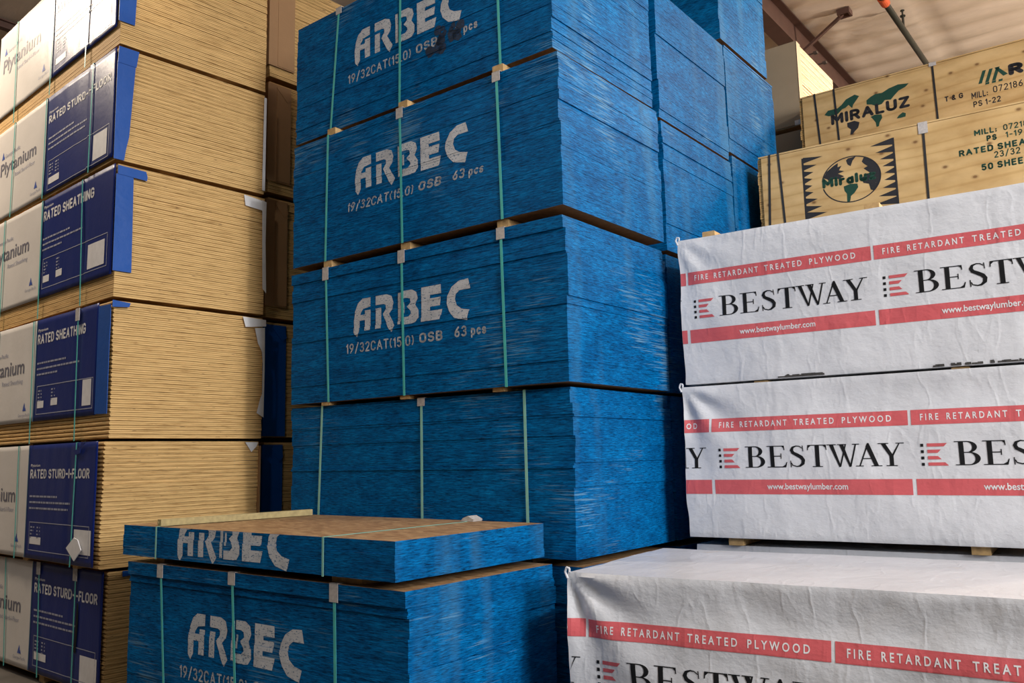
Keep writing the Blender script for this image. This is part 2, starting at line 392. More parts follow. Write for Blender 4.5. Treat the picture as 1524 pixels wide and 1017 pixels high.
R_ = [[(0, .72), (0, 1), (.5, 1), (.72, .92), (.8, .72), (.74, .52), (.6, .40), (.86, .02), (.70, -.16), (.58, -.02), (.32, .42), (.46, .56), (.46, .68), (.36, .72)], [(0, 0), (.25, 0), (.25, .62), (0, .62)]]
B_ = [[(0, .03), (.12, .03), (.12, .97), (0, .97)], [(.20, .34), (.28, .34), (.28, .66), (.20, .66)],
      [(.18, 1), (.6, 1), (.8, .9), (.85, .72), (.74, .54), (.88, .36), (.88, .15), (.76, .02), (.6, 0), (.18, 0), (.18, .22), (.45, .22), (.56, .3), (.54, .38), (.38, .52), (.54, .62), (.52, .74), (.4, .78), (.18, .78)]]
E_ = [[(0, 0), (0, 1), (.80, 1), (.82, .74), (.36, .74), (.36, .64), (.80, .64), (.76, .40), (.36, .40), (.36, .28), (.86, .28), (.76, 0)]]
C_ = [[(.88, 1.02), (.52, 1.0), (.24, .86), (.06, .62), (.03, .42), (.13, .17), (.36, -.04), (.82, -.14), (.92, .14), (.62, .20), (.43, .32), (.36, .5), (.40, .64), (.55, .73), (.97, .73)]]
def arbec(x0, z0, w, h, cut=1.0):
    out = []; cell = w / 4.93
    for i, L in enumerate((A_, R_, B_, E_, C_)): out += place(shape(L), x0 + i * cell, z0, cell, h)
    return out
def serif_letters():
    D = {}
    def r(x0, x1, z0, z1): return [[(x0, z0), (x1, z0), (x1, z1), (x0, z1)]]
    def ser(x0, x1, z, up):     # bracketed serif
        h = .035; s = 1 if up else -1
        return [[(x0, z), (x1, z), (x1, z + s * h), (x0, z + s * h)]]
    def bowl(cx, cz, ro, zo, ri, zi, a0=-90, a1=90, n=14):
        P = []
        for i in range(n):
            t0 = math.radians(a0 + (a1 - a0) * i / n); t1 = math.radians(a0 + (a1 - a0) * (i + 1) / n)
            P.append([(cx + ro * math.cos(t0), cz + zo * math.sin(t0)), (cx + ro * math.cos(t1), cz + zo * math.sin(t1)), (cx + ri * math.cos(t1), cz + zi * math.sin(t1)), (cx + ri * math.cos(t0), cz + zi * math.sin(t0))])
        return P
    st = .145
    D['B'] = (r(.12, .12 + st, 0, 1) + r(0, .13, 0, .035) + r(0, .13, .965, 1) + r(.2, .38, .963, 1) + r(.2, .38, .51, .547) + r(.2, .42, 0, .037)
              + bowl(.36, .755, .29, .245, .15, .208) + bowl(.40, .274, .33, .274, .18, .237), .74)
    D['E'] = (r(.12, .12 + st, 0, 1) + r(0, .13, 0, .035) + r(0, .13, .965, 1) + r(.2, .64, .963, 1) + r(.2, .52, .50, .54) + r(.2, .68, 0, .037)
              + [[(.60, 1), (.64, 1), (.655, .79), (.625, .79)], [(.55, .963), (.64, .963), (.63, .87)], [(.50, .40), (.53, .40), (.53, .64), (.50, .64)], [(.62, 0), (.68, 0), (.73, .24), (.70, .24)], [(.55, .037), (.68, .037), (.69, .14)]], .75)
    S = [(.46, .86), (.36, .955), (.25, .968), (.13, .91), (.085, .78), (.13, .66), (.27, .56), (.41, .45), (.48, .32), (.46, .16), (.35, .05), (.24, .032), (.10, .09), (.06, .20)]
    W = [.03, .035, .05, .09, .12, .13, .145, .145, .13, .12, .08, .05, .04, .03]
    D['S'] = (stroke(S, W) + [[(.455, .98), (.485, .98), (.50, .72), (.475, .72)], [(.02, .30), (.05, .30), (.06, .0), (.03, .0)]], .58)
    D['T'] = (r(.27, .27 + st, 0, 1) + r(.16, .51, 0, .035) + r(.02, .65, .963, 1) + [[(.02, 1), (.06, 1), (.03, .76), (0, .76)], [(.61, 1), (.65, 1), (.67, .76), (.64, .76)], [(.02, .963), (.13, .963), (.03, .85)], [(.54, .963), (.65, .963), (.64, .85)]], .68)
    D['W'] = ([[(.08, 1), (.22, 1), (.46, 0), (.40, -.02)], [(.62, 1), (.665, 1), (.46, 0), (.40, -.02)], [(.42, 1), (.56, 1), (.80, 0), (.74, -.02)], [(.95, 1), (1.0, 1), (.80, 0), (.74, -.02)]]
              + r(0, .32, .965, 1) + r(.36, .66, .965, 1) + r(.86, 1.09, .965, 1), 1.06)
    D['A'] = ([[(.10, 0), (.145, 0), (.43, .95), (.40, 1.02)], [(.34, .86), (.40, 1.02), (.45, 1.02), (.74, 0), (.60, 0)]] + r(.23, .56, .32, .36) + r(0, .25, 0, .035) + r(.50, .84, 0, .035), .82)
    D['Y'] = ([[(.08, 1), (.23, 1), (.47, .44), (.34, .44)], [(.66, 1), (.70, 1), (.47, .44), (.40, .44)]] + r(.34, .47, 0, .46) + r(.23, .58, 0, .035) + r(0, .34, .965, 1) + r(.56, .82, .965, 1), .80)
    return D
SERIF = serif_letters()
def bestway_word(x0, z0, w, h):
    out = []; x = 0; kern = {'B': .07, 'E': .07, 'S': .05, 'T': -.01, 'W': -.11, 'A': -.08, 'Y': 0}
    tot = sum(SERIF[c][1] + kern[c] for c in 'BESTWAY'); k = w / tot
    for c in 'BESTWAY':
        P, a = SERIF[c]; out += place(P, x0 + x * k, z0, k, h); x += a + kern[c]
    return out

# ---------------------------------------------------------------- sheet stacks
def sheet_offsets(n, seed, step=.0055, jit=.0008, p=.10, custom=None):
    R = random.Random(seed); out = []; gx = gy = 0
    for k in range(n):
        if R.random() < p: gx = R.uniform(-step, step) * 1.2; gy = R.uniform(-step, step)
        ox, oy = gx + R.uniform(-jit, jit), gy + R.uniform(-jit, jit)
        if custom:
            for (a, b, cx, cy) in custom:
                if a <= k / n < b: ox += cx; oy += cy
        out.append((ox, oy))
    return out
def strap_mesh(name, mat, parent, s0, s1, W, H, yo, w=.019, th=.0016, back=True, over=True, sb=None):
    """band up the front (leaning from s0 at the foot to s1 at the top), over the top and down the back"""
    m = MB(); h = w / 2
    def quad(a, b, n, off):        # ribbon between two points
        a, b, n = Vector(a), Vector(b), Vector(n)
        d = (b - a).normalized(); s = d.cross(n).normalized() * h
        i = len(m.V)
        for P in (a, b):
            for q in (-1, 1):
                for t in (0, 1): m.V.append(tuple(P + s * q + n * th * t))
        m.F += [(i, i + 1, i + 3, i + 2), (i + 4, i + 6, i + 7, i + 5), (i, i + 2, i + 6, i + 4), (i + 1, i + 5, i + 7, i + 3), (i, i + 4, i + 5, i + 1), (i + 2, i + 3, i + 7, i + 6)]
        m.M += [0] * 6
    ztop = H + .001
    quad((s0, yo, -.004), (s1, yo, ztop), (0, -1, 0), 0)
    if over:
        quad((s1, yo, ztop), (s1 if sb is None else sb, W - yo, ztop), (0, 0, 1), 0)
        if back: quad((s1 if sb is None else sb, W - yo, ztop), (s1 if sb is None else sb, W - yo, -.004), (0, 1, 0), 0)
    return fix_normals(m.build(name, mat, parent))
def osb_bundle(label, x, y, rot, z0, H, n=63, seed=1, L=2.44, W=1.20, straps=(), paint=True, custom=None, group=None,
               strapmat='strap', prot=(), paint_dz=0, cat='lumber bundle', logo=None, over=True, smudge=False, cut=False):
    t = H / n
    root = thing('osb_bundle', x, y, z0, rot, label, cat, group)
    off = sheet_offsets(n, seed, custom=custom)
    m = MB()
    for k, (ox, oy) in enumerate(off):
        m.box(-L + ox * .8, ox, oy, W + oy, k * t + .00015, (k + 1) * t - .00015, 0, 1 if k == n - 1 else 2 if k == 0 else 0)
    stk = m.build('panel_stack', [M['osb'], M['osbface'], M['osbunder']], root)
    front = min(o[1] for o in off)
    for (s0, s1) in straps:
        strap_mesh('strap', M[strapmat], root, s0, s1, W, H, front - .0015, over=over)
    for (s, dz) in prot:      # folded card under the strap at the top edge
        b = MB(); b.box(s - .032, s + .030, front - .006, front - .0035, H - dz, H + .004)
        b.box(s - .032, s + .030, front - .006, front + .07, H + .0015, H + .004); b.build('edge_protector', M['card'], root)
    cz = [k * t for k in range(n + 1)]
    def ff(px, pz, cx, c):
        k = max(0, min(n - 1, int(c / t))); return (px, off[k][1] - .0012, pz)
    if paint:
        xa, wd, za, ht = logo or (-1.765, 1.045, .462, .225)
        P = arbec(xa, za, wd, ht)
        if cut:
            P = [p for p in P]
        decal('painted_logo', P, M['stencil'], stk, None, (), cz, ff, (.001, H - .001))
        if not cut:
            z1 = .318 + (za - .462); a0 = xa - .08
            T = (pen('19/32CAT(15.0)', a0, a0 + .65, z1, .068, .15) + pen('OSB', a0 + .70, a0 + .90, z1 + .008, .064, .19)
                 + pen('63', a0 + 1.0, a0 + 1.10, z1 + .012, .068, .17) + pen('pcs', a0 + 1.135, a0 + 1.255, z1 + .012, .064, .19))
            decal('painted_grade_text', T, M['stencil'], stk, None, (), cz, ff)
        if smudge:
            P = []
            R = random.Random(5)
            for i in range(16):
                cx, c_, r = -.86 + R.gauss(0, .07), .36 + R.gauss(0, .05), R.uniform(.02, .05)
                P.append([(cx + r * math.cos(q * PI / 5) * R.uniform(.7, 1.2), c_ + r * math.sin(q * PI / 5) * R.uniform(.7, 1.1)) for q in range(10)])
            decal('black_smudge', P, M['smudge'], stk, None, (), cz, lambda a, b, c, d: (lambda q: (q[0], q[1] - .0006, q[2]))(ff(a, b, c, d)))
    return root
def spacer(x, y, z0, z1, rot, s, label, L=1.18, w=.085, inset=.0, group='wooden spacers', x_dir=0, mat='lumber', name='wooden_spacer'):
    """a sawn timber strip lying across the bundle under it, end towards the aisle; s = place along the bundle from its corner"""
    if z1 - z0 < .010: return None
    ca, sa = math.cos(rot), math.sin(rot)
    px, py = x + s * ca - inset * sa, y + s * sa + inset * ca
    h = z1 - z0; b = MB()
    b.prism([(-w / 2, .001), (w / 2, .001), (w / 2, h - .004), (w / 2 - .004, h - .001), (-w / 2 + .004, h - .001), (-w / 2, h - .004)], 'y', 0, L)
    o = fix_normals(b.build(name, M[mat])); o.location = (px, py, z0 + EYE); o.rotation_euler = (0, 0, rot)
    return tag(o, label, 'spacer', group)

# ---------------------------------------------------------------- measured layout (heights relative to the eye)
Bl = {  # main blue stack
    'D': (-2.697, 4.034, .0137, -.570, .389), 'C': (-2.668, 3.969, .0014, .414, 1.374),
    'B': (-2.675, 3.955, -.0056, 1.426, 2.362), 'A': (-2.736, 4.005, -.0135, 2.420, 3.367)}
pos3 = ('left end', 'middle', 'right end')
lab = {'A': 'top blue-edged bundle of the tall stack, black smudge over its painted text',
       'B': 'blue-edged bundle with clean ARBEC stencil, second from top of the tall stack',
       'C': 'blue-edged bundle with white ARBEC stencil, third from top of the tall stack',
       'D': 'blue-edged bundle without stencil, directly under the three stencilled ones of the tall stack',
       'E': 'lowest blue-edged bundle of the tall stack, mostly hidden behind the front blue bundle'}
x, y, a, z0, z1 = Bl['A']
osb_bundle(lab['A'], x, y, a, z0, z1 - z0, seed=11, straps=((-2.03, -1.94), (-1.30, -1.285), (-.40, -.42)), prot=((-1.94, .05),), smudge=True, custom=((.0, .12, -.004, 0), (.24, .30, -.004, .004), (.92, 1, -.006, .004)))
x, y, a, z0, z1 = Bl['B']
osb_bundle(lab['B'], x, y, a, z0, z1 - z0, seed=4, logo=(-1.748, 1.045, .455, .225), straps=((-2.06, -2.04), (-1.28, -1.30), (-.43, -.455)), prot=((-1.30, .07), (-.455, .06)),
           custom=((.90, .94, -.006, .005), (.94, 1, -.010, .002), (.74, .82, -.004, -.003), (0, .3, .012, 0), (.3, .55, .008, 0)))
x, y, a, z0, z1 = Bl['C']
osb_bundle(lab['C'], x, y, a, z0, z1 - z0, seed=9, straps=((-2.02, -2.06), (-1.28, -1.30), (-.44, -.46)), prot=((-2.06, .09), (-1.30, .085), (-.46, .07)),
           custom=((.86, .92, 0, .007), (.92, 1, -.012, 0), (0, .12, -.004, .006), (.5, .75, .008, 0)))
x, y, a, z0, z1 = Bl['D']
osb_bundle(lab['D'], x, y, a, z0, z1 - z0, seed=21, straps=((-2.14, -2.10), (-1.145, -1.145), (-.32, -.325)), prot=((-1.145, .05),), paint=False, strapmat='palestrap',
           custom=((.84, .90, .004, -.003), (.90, 1, -.016, .002), (.0, .14, -.003, 0), (.14, .42, .0, 0), (.55, .84, .010, 0)))
osb_bundle(lab['E'], -2.69, 4.09, .006, -1.612, .998, seed=33, straps=((-2.0, -2.0), (-.45, -.45)), paint=False, W=1.12)
# spacers between the levels of the tall stack
for (lo, hi, nm, ss) in (('B', 'A', 'between the two topmost bundles of the tall blue stack', (-2.03, -1.29, -.46)), ('C', 'B', 'between the second and third bundles of the tall blue stack', (-2.05, -1.27, -.45)),
                         ('D', 'C', 'on the unstencilled blue bundle', (-2.04, -1.27, -.50))):
    x, y, a, _, zt = Bl[lo]; zb = Bl[hi][3]
    for i, s in enumerate(ss):
        spacer(x, min(y, Bl[hi][1]) + .0, zt, zb, a, s, 'spacer %s, at its %s' % (nm, pos3[i]), inset=.035 if lo == 'D' else .018, group='spacers in the tall blue stack')
for i, s in enumerate((-2.04, -1.27, -.40)):
    spacer(-2.69, 4.10, -.612, -.570, .006, s, 'wooden spacer under the unstencilled blue bundle, at its %s' % pos3[i], group='spacers low in the tall blue stack', L=1.1)
# second and third columns of blue bundles
lv2 = [(-1.615, -.61), (-.57, .389), (.41, 1.374), (1.40, 2.345), (2.37, 3.365)]
w2 = ['lowest', 'second from bottom', 'middle', 'second from top', 'topmost']
for i, (z0, z1) in enumerate(lv2):
    osb_bundle('blue-edged bundle, %s of the middle blue column right behind the tall stack' % w2[i], -2.705 + (.004, -.006, .0, .006, -.002)[i], 5.27, .0, z0, z1 - z0, seed=50 + i, paint=False, W=1.19,
               custom=((.82, .86, .008, 0), (.0, .8, .006, 0)) if i == 3 else ((.9, 1, -.006, 0),))
lv3 = [(-1.615, -.61), (-.57, .42), (.45, 1.43), (1.46, 2.43), (2.455, 3.385), (3.41, 4.40)]
w3 = ['lowest', 'second from bottom', 'third from bottom', 'third from top', 'second from top', 'topmost']
y3 = [6.52, 6.52, 6.53, 6.53, 6.50, 6.42]
for i, (z0, z1) in enumerate(lv3):
    osb_bundle('blue-edged bundle, %s of the farthest and tallest blue column' % w3[i], -2.71 + (.0, .003, -.004, .004, -.004, .006)[i], y3[i], 0, z0, z1 - z0, seed=70 + i, paint=False, W=(1.08, 1.08, 1.09, 1.10, 1.08, 1.02)[i])

# front low blue bundle, and the thin bundle on it
F = (-2.823, 2.850, -.0083, -1.533, -.588)
osb_bundle('blue-edged bundle low in front with ARBEC stencil, under the thin opened one', F[0], F[1], F[2], F[3], F[4] - F[3], seed=40, W=1.13, L=2.43,
           logo=(-1.762, 1.02, .475, .220), straps=((-1.95, -2.05), (-1.25, -1.325), (-.46, -.482)), prot=((-2.05, .075), (-1.325, .065), (-.482, .085)),
           custom=((.905, 1, .004, -.017), (0, .3, -.004, .004)))
S = (-2.865, 2.813, -.0132, -.549, -.367)
Sb = osb_bundle('thin opened stack of blue-edged sheets with cut-off ARBEC lettering, in front', S[0], S[1], S[2], S[3], S[4] - S[3], n=12, seed=42, W=1.13, L=2.44, logo=(-1.81, 1.045, .030, .215), cut=True,
                straps=(), custom=None)
for s_, sb in ((-2.035, -2.035), (-.493, -.493)):
    strap_mesh('strap', M['palestrap'], Sb, s_, s_, 1.13, .182, -.011, w=.014, sb=sb)
b = MB(); b.prism([(-.045, 0), (.05, 0), (.055, .012), (.01, .032), (-.03, .018)], 'y', 1.04, 1.12); o = fix_normals(b.build('edge_protector', M['card'], Sb)); o.location = (-.493, 0, .184)
for i, (s, w) in enumerate(((-2.10, .085), (-.40, .22))):
    spacer(S[0], S[1], F[4], S[3], S[2], s, 'wooden spacer under the thin blue-edged stack, at its %s' % ('left end', 'right end')[i], L=1.10, w=w, inset=.06, group='spacers under the thin blue bundle')
b = MB(); b.prism([(-.022, .001), (.022, .001), (.022, .040), (-.022, .040)], 'y', 0, 1.06)
b.tube((-.012, -.003, .02), (-.012, 0, .02), .008); o = fix_normals(b.build('timber_batten', M['oldlumber'])); o.location = (-4.905, 2.85, -.3645 + EYE); o.rotation_euler = (0, 0, -.10)
tag(o, 'long pale timber batten lying on the left side of the thin blue bundle', 'batten')

# ---------------------------------------------------------------- plywood bundles with printed wraps (left)
def ply_stack_mesh(root, L, W, H, t, mat, seed, tongue=0, jit=.003, side='-', zmin=0):
    n = max(1, round(H / t)); t = H / n; R = random.Random(seed); m = MB(); off = []
    gx = gy = 0
    for k in range(n):
        if R.random() < .12: gx, gy = R.uniform(-.008, .004), R.uniform(-.003, .006)
        ox, oy = gx + R.uniform(-jit, jit), gy + R.uniform(0, jit); off.append((ox, oy))
        z0, z1 = k * t + .0013, (k + 1) * t - .0013
        x0, x1 = (-L + ox, ox) if side == '-' else (ox, L + ox)
        if tongue: m.prism([(oy + tongue, z0), (W + oy, z0), (W + oy, z1), (oy + tongue, z1), (oy, z0 + (z1 - z0) * .68), (oy, z0 + (z1 - z0) * .32)], 'x', x0, x1)
        else: m.box(x0, x1, oy, W + oy, z0, z1, 0)
    o = m.build('panel_stack', mat, root)
    return fix_normals(o) if tongue else o
def grid_sheet(name, u0, u1, v0, v1, fn, mat, parent, du=.04, dv=.04, th=.0012, normal=(0, -1, 0), umid=None):
    """thin sheet with real thickness; fn(u,v)->point on its back"""
    us = sorted(set([u0 + (u1 - u0) * i / max(1, round((u1 - u0) / du)) for i in range(max(1, round((u1 - u0) / du)) + 1)] + ([umid] if umid else [])))
    nv = max(1, round((v1 - v0) / dv)); vs = [v0 + (v1 - v0) * j / nv for j in range(nv + 1)]
    V, Fc, MI = [], [], []; nu, nv = len(us), len(vs); nx = Vector(normal) * th
    for lay in (1, 0):
        for u in us:
            for v in vs: V.append(tuple(Vector(fn(u, v)) + nx * lay))
    N0 = nu * nv; ix = lambda i, j, l: l * N0 + i * nv + j
    for i in range(nu - 1):
        mi = 0 if umid is None or us[i] < umid - 1e-6 else 1
        for j in range(nv - 1):
            Fc.append((ix(i, j, 0), ix(i + 1, j, 0), ix(i + 1, j + 1, 0), ix(i, j + 1, 0))); MI.append(mi)
            Fc.append((ix(i, j, 1), ix(i, j + 1, 1), ix(i + 1, j + 1, 1), ix(i + 1, j, 1))); MI.append(mi)
    for j in range(nv - 1):
        for i, mi in ((0, 0), (nu - 1, 0 if umid is None else 1)): Fc.append((ix(i, j, 0), ix(i, j + 1, 0), ix(i, j + 1, 1), ix(i, j, 1))); MI.append(mi)
    for i in range(nu - 1):
        for j in (0, nv - 1): Fc.append((ix(i, j, 0), ix(i, j, 1), ix(i + 1, j, 1), ix(i + 1, j, 0))); MI.append(0 if umid is None or us[i] < umid - 1e-6 else 1)
    o = mesh(name, V, Fc, mat, parent, MI, True)
    return fix_normals(o)
def flat_patch(name, pts, mat, parent, axis='x', at=0, th=.0015):
    """irregular thin piece of paper in the y,z plane at x=at (or x,z plane at y=at)"""
    m = MB(); tr = shape([pts])
    V, Fc = [], []
    for t in tr:
        for lay in (0, 1):
            n = len(V)
            for p in t: V.append((at + th * lay, p[0], p[1]) if axis == 'x' else (p[0], at - th * lay, p[1]))
            Fc.append((n, n + 1, n + 2))
    k = len(pts)
    n = len(V)
    for lay in (0, 1):
        for p in pts: V.append((at + th * lay, p[0], p[1]) if axis == 'x' else (p[0], at - th * lay, p[1]))
    for i in range(k): j = (i + 1) % k; Fc.append((n + i, n + j, n + k + j, n + k + i))
    return fix_normals(mesh(name, V, Fc, mat, parent))
def tri_logo(x0, z0, s):
    """small triangular mark: two slopes and a gap"""
    return [[(x0, z0), (x0 + s * .30, z0), (x0 + s * .62, z0 + s * .55), (x0 + s * .48, z0 + s * .95)], [(x0 + s * .38, z0), (x0 + s * 1.0, z0), (x0 + s * .70, z0 + s * .48)]]
def printed_wrap(root, seed, H, L, zb, smax, bnd, title, tx, tz, ply_x, ply_z, strip=None, grade='Rated Sheathing', frame_z=(.24, .46), patch=(-.42, -.27, .25, .44), fold=0.0):
    R = random.Random(seed)
    def D(s, z):
        d = -.010 - .004 * noise.noise((s * 1.7 + seed * 7, z * 1.5, seed)) - .0025 * noise.noise((s * 9, z * 2 + seed, 3.1))
        # a soft crease pulled in by the strap
        d += .006 * math.exp(-((s + .50) / .03) ** 2) - .010 * fold * math.exp(-((s + .46) / .035) ** 2)
        return d - .004
    W0 = grid_sheet('printed_wrap', -L + .01, smax, zb, H + .002, lambda s, z: (s, D(s, z), z), [M['yw'], M['navy']], root, umid=bnd)
    nus = max(1, round((smax + L - .01) / .04)); xs = [(-L + .01) + (smax + L - .01) * i / nus for i in range(nus + 1)]
    nvs = max(1, round((H + .002 - zb) / .04)); zs = [zb + (H + .002 - zb) * j / nvs for j in range(nvs + 1)]
    xs = sorted(xs + [bnd])
    import bisect
    def Dlin(s, z):      # the wrap's own faceted surface
        i = max(0, min(len(xs) - 2, bisect.bisect_right(xs, s) - 1)); j = max(0, min(len(zs) - 2, bisect.bisect_right(zs, z) - 1))
        u = (s - xs[i]) / (xs[i + 1] - xs[i]); v = (z - zs[j]) / (zs[j + 1] - zs[j])
        return (D(xs[i], zs[j]) * (1 - u) * (1 - v) + D(xs[i + 1], zs[j]) * u * (1 - v) + D(xs[i], zs[j + 1]) * (1 - u) * v + D(xs[i + 1], zs[j + 1]) * u * v)
    def put(name, P, mat, e=.0022): decal(name, P, mat, W0, lambda s, z: (s, Dlin(s, z) - e - .0012, z), xs, zs)
    x0, x1 = tx; z0, cap = tz
    put('printed_title', pen(title, x0, x1, z0, cap * 1.06, .20, .12), M['whiteink'])
    put('brand_line', text('Plytanium', x0 + .005, x0 + .19, z0 + cap * 1.35, cap * .30, .01), M['whiteink'])
    # lines of small print: too small in the photo to read, shown as thin worn lines
    P = []
    for k, (f0, f1) in enumerate(((0, .62), (0, .90), (0, .45 if 'SHEATH' in title else .86))):
        zz = z0 - .155 * (H / .95) - k * .045; xx = x0 + .01; xe = x0 + .01 + (min(x1, x0 + .85) - x0) * f1
        while xx < xe:
            w = R.uniform(.02, .07); P += rect(xx, min(xe, xx + w), zz, zz + .014); xx += w + .010
    put('small_print', P, M['paleink'])
    fz0, fz1 = frame_z; fx0, fx1 = x0 + .03, smax - .075 if smax > -.1 else smax - .05
    put('printed_frame', frame(fx0, fx1, fz0, fz1, .006), M['paleink'])
    put('label_patch', rect(*patch), M['whiteink'])
    P = []
    for (a0, n) in ((x0 + .055, 4), (x0 + .18 if 'STURD' in title else x0 + .30, 4)):
        for k in range(n):
            zz = fz1 - .035 - k * .026; P += rect(a0, a0 + R.uniform(.02, .045), zz - .011, zz) + rect(a0 + .055, a0 + .055 + R.uniform(.0, .02), zz - .011, zz)
    put('printed_table', P, M['paleink'])
    P = rect(x0 + .05, x0 + .05 + (.22 if 'STURD' in title else .12), fz0 + .05, fz0 + .105)
    if 'SHEATH' in title: P += rect(x0 + .30, x0 + .42, fz0 + .06, fz0 + .115)
    put('printed_boxes', P, M['whiteink'])
    # white panel
    px0, px1 = ply_x; pz, pc = ply_z
    put('printed_brand', fit(text_tris('Plytanium', .012), px0, px1, pz, pz + pc * 1.4), M['greyink'])
    put('maker_logo', tri_logo(px0 + .02, pz + pc * 1.75, .075), M['blueink'])
    put('maker_name', text('Georgia-Pacific', px0 + .11, px0 + .48, pz + pc * 1.75, .034, .005), M['paleink'])
    put('grade_name', text(grade, px0 + .38, px1 - .02, pz + .0 - .04, .036, .0), M['paleink'])
    put('corner_logo', tri_logo(bnd - .215, pz - .27, .07), M['blueink'])
    put('corner_name', text('Georgia-Pacific', bnd - .30, bnd - .06, pz - .315, .024, .0), M['paleink'])
    put('teal_edge_line', rect(bnd - .004, bnd + .012, zb + .003, H), M['rim'])
    # navy cover over the top edge, a few cm back
    return Dlin
def far_paper(root, W, pieces, H):
    for p in pieces: flat_patch('torn_paper', p, M['paper'], root, 'x', .013)
def wrapped_bundle(label, key, x, y, rot, z0, z1, title, **k):
    H = z1 - z0; L, W = k.get('L', 2.44), 1.22
    root = thing('plywood_bundle', x, y, z0, rot, label, 'lumber bundle', 'wrapped plywood bundles on the left')
    ply_stack_mesh(root, L, W, H, TY, M['ply'], k.get('seed', 1), tongue=k.get('tongue', 0))
    printed_wrap(root, k['seed'], H, L, k['zb'], k['smax'], k['bnd'], title, k['tx'], k['tz'], k['px'], k['pz'], grade=k.get('grade', 'Rated Sheathing'), frame_z=k['fz'], patch=k['patch'], fold=k.get('fold', 0))
    for s0, s1 in k['straps']: strap_mesh('strap', M['strap'], root, s0, s1, W, H, -.024, w=.016, th=.0014)
    for s in k.get('prot', ()):
        b = MB(); b.box(s - .035, s + .03, -.030, -.026, H - .09, H + .004); b.build('edge_protector', M['card'], root)
    return root, H, W
ST = 'RATED STURD-I-FLOOR'; SH = 'RATED SHEATHING'
def fold_strip(root, prof, z0, mat='royal', name='wrap_fold', x=.016):
    """prof: list of (z, width) from bottom to top on the end face"""
    pts = [(-.02, prof[0][0])] + [(w, z) for z, w in prof] + [(-.02, prof[-1][0])]
    return flat_patch(name, pts, M[mat], root, 'x', x, .004)
# Y1 (top) .. Y6 (bottom)
r, H, W = wrapped_bundle('topmost wrapped plywood bundle of the left stack, its wrap shining white', 'Y1', -5.937, 3.009, -.078, 3.105, 4.083, ST, seed=1, L=2.66, zb=.143, smax=-.03, bnd=-1.30,
    tx=(-1.26, -.10), tz=(.70, .07), px=(-2.54, -1.60), pz=(.42 + .12, .125), fz=(.18, .46), patch=(-.38, -.13, .2, .42), straps=((-1.30, -1.29), (-2.15, -2.18), (-.57, -.54)), grade='Rated Sturd-I-Floor')
fold_strip(r, [(.17, .10), (.5, .11), (.978, .12)], 0)
r, H, W = wrapped_bundle('wrapped bundle second from top of the left stack, printed RATED STURD-I-FLOOR', 'Y2', -5.930, 3.010, -.0735, 2.210, 3.077, ST, seed=2, L=2.54, zb=.022, smax=-.015, bnd=-1.335,
    tx=(-1.285, -.09), tz=(.63, .063), px=(-2.42, -1.55), pz=(.40, .11), fz=(.045, .30), patch=(-.368, -.125, .075, .275), straps=((-1.335, -1.34), (-2.083, -2.083), (-.42, -.41)), grade='Rated Sturd-I-Floor', fold=1)
fold_strip(r, [(.0, .055), (.08, .065), (.187, .085), (.70, .112), (.745, .114)], 0)
flat_patch('fold_flap', [(-.02, .735), (.118, .735), (.134, .862), (-.015, .862)], M['royal'], r, 'x', .021, .003)
flat_patch('torn_paper', [(1.198, .03), (1.225, .03), (1.228, .84), (1.205, .84)], M['paper'], r, 'x', .012)
r, H, W = wrapped_bundle('wrapped bundle third from top of the left stack, bright blue fold on its corner', 'Y3', -5.923, 3.031, -.060, 1.199, 2.183, SH, seed=3, zb=.165, smax=-.012, bnd=-1.335,
    tx=(-1.31, -.35), tz=(.805, .078), px=(-2.45, -1.60), pz=(.575, .115), fz=(.235, .485), patch=(-.415, -.13, .258, .445), straps=((-1.31, -1.33), (-2.17, -2.175), (-.50, -.555)), prot=())
fold_strip(r, [(.185, .115), (.5, .112), (.90, .106)], 0)
flat_patch('fold_flap', [(-.01, .90), (.205, .893), (.208, .925), (.196, .962), (-.012, .966)], M['royal'], r, 'x', .021, .003)
flat_patch('torn_paper', [(1.017, .972), (1.19, .955), (1.19, .872), (1.032, .885)], M['paper'], r, 'x', .013)
flat_patch('torn_paper', [(1.185, .96), (1.225, .95), (1.222, .6), (1.235, .18), (1.200, .215), (1.192, .55)], M['paper'], r, 'x', .016)
r, H, W = wrapped_bundle('wrapped bundle fourth from top of the left stack, torn white paper at far edge', 'Y4', -5.901, 3.028, -.046, .191, 1.170, SH, seed=4, zb=.172, smax=-.19, bnd=-1.285,
    tx=(-1.26, -.395), tz=(.782, .075), px=(-2.35, -1.508), pz=(.535, .115), fz=(.222, .448), patch=(-.412, -.268, .248, .438), straps=((-1.31, -1.345), (-2.1, -2.1), (-.495, -.52)), prot=(-.52,), tongue=.008)
flat_patch('wrap_fold', [(-.195, .178), (-.006, .172), (-.010, .68), (-.004, .80), (-.01, .95), (-.195, .955)], M['royal'], r, 'y', -.014, .004)
flat_patch('fold_flap', [(-.02, .925), (.10, .935), (.11, .965), (-.02, .975)], M['royal'], r, 'x', .021, .003)
flat_patch('torn_paper', [(1.025, .972), (1.24, .965), (1.24, .912), (1.052, .890)], M['paper'], r, 'x', .013)
flat_patch('torn_paper', [(1.135, .888), (1.228, .90), (1.232, .56), (1.228, .17), (1.164, .205), (1.195, .32), (1.212, .36), (1.214, .60), (1.205, .70), (1.165, .77)], M['paper'], r, 'x', .016)
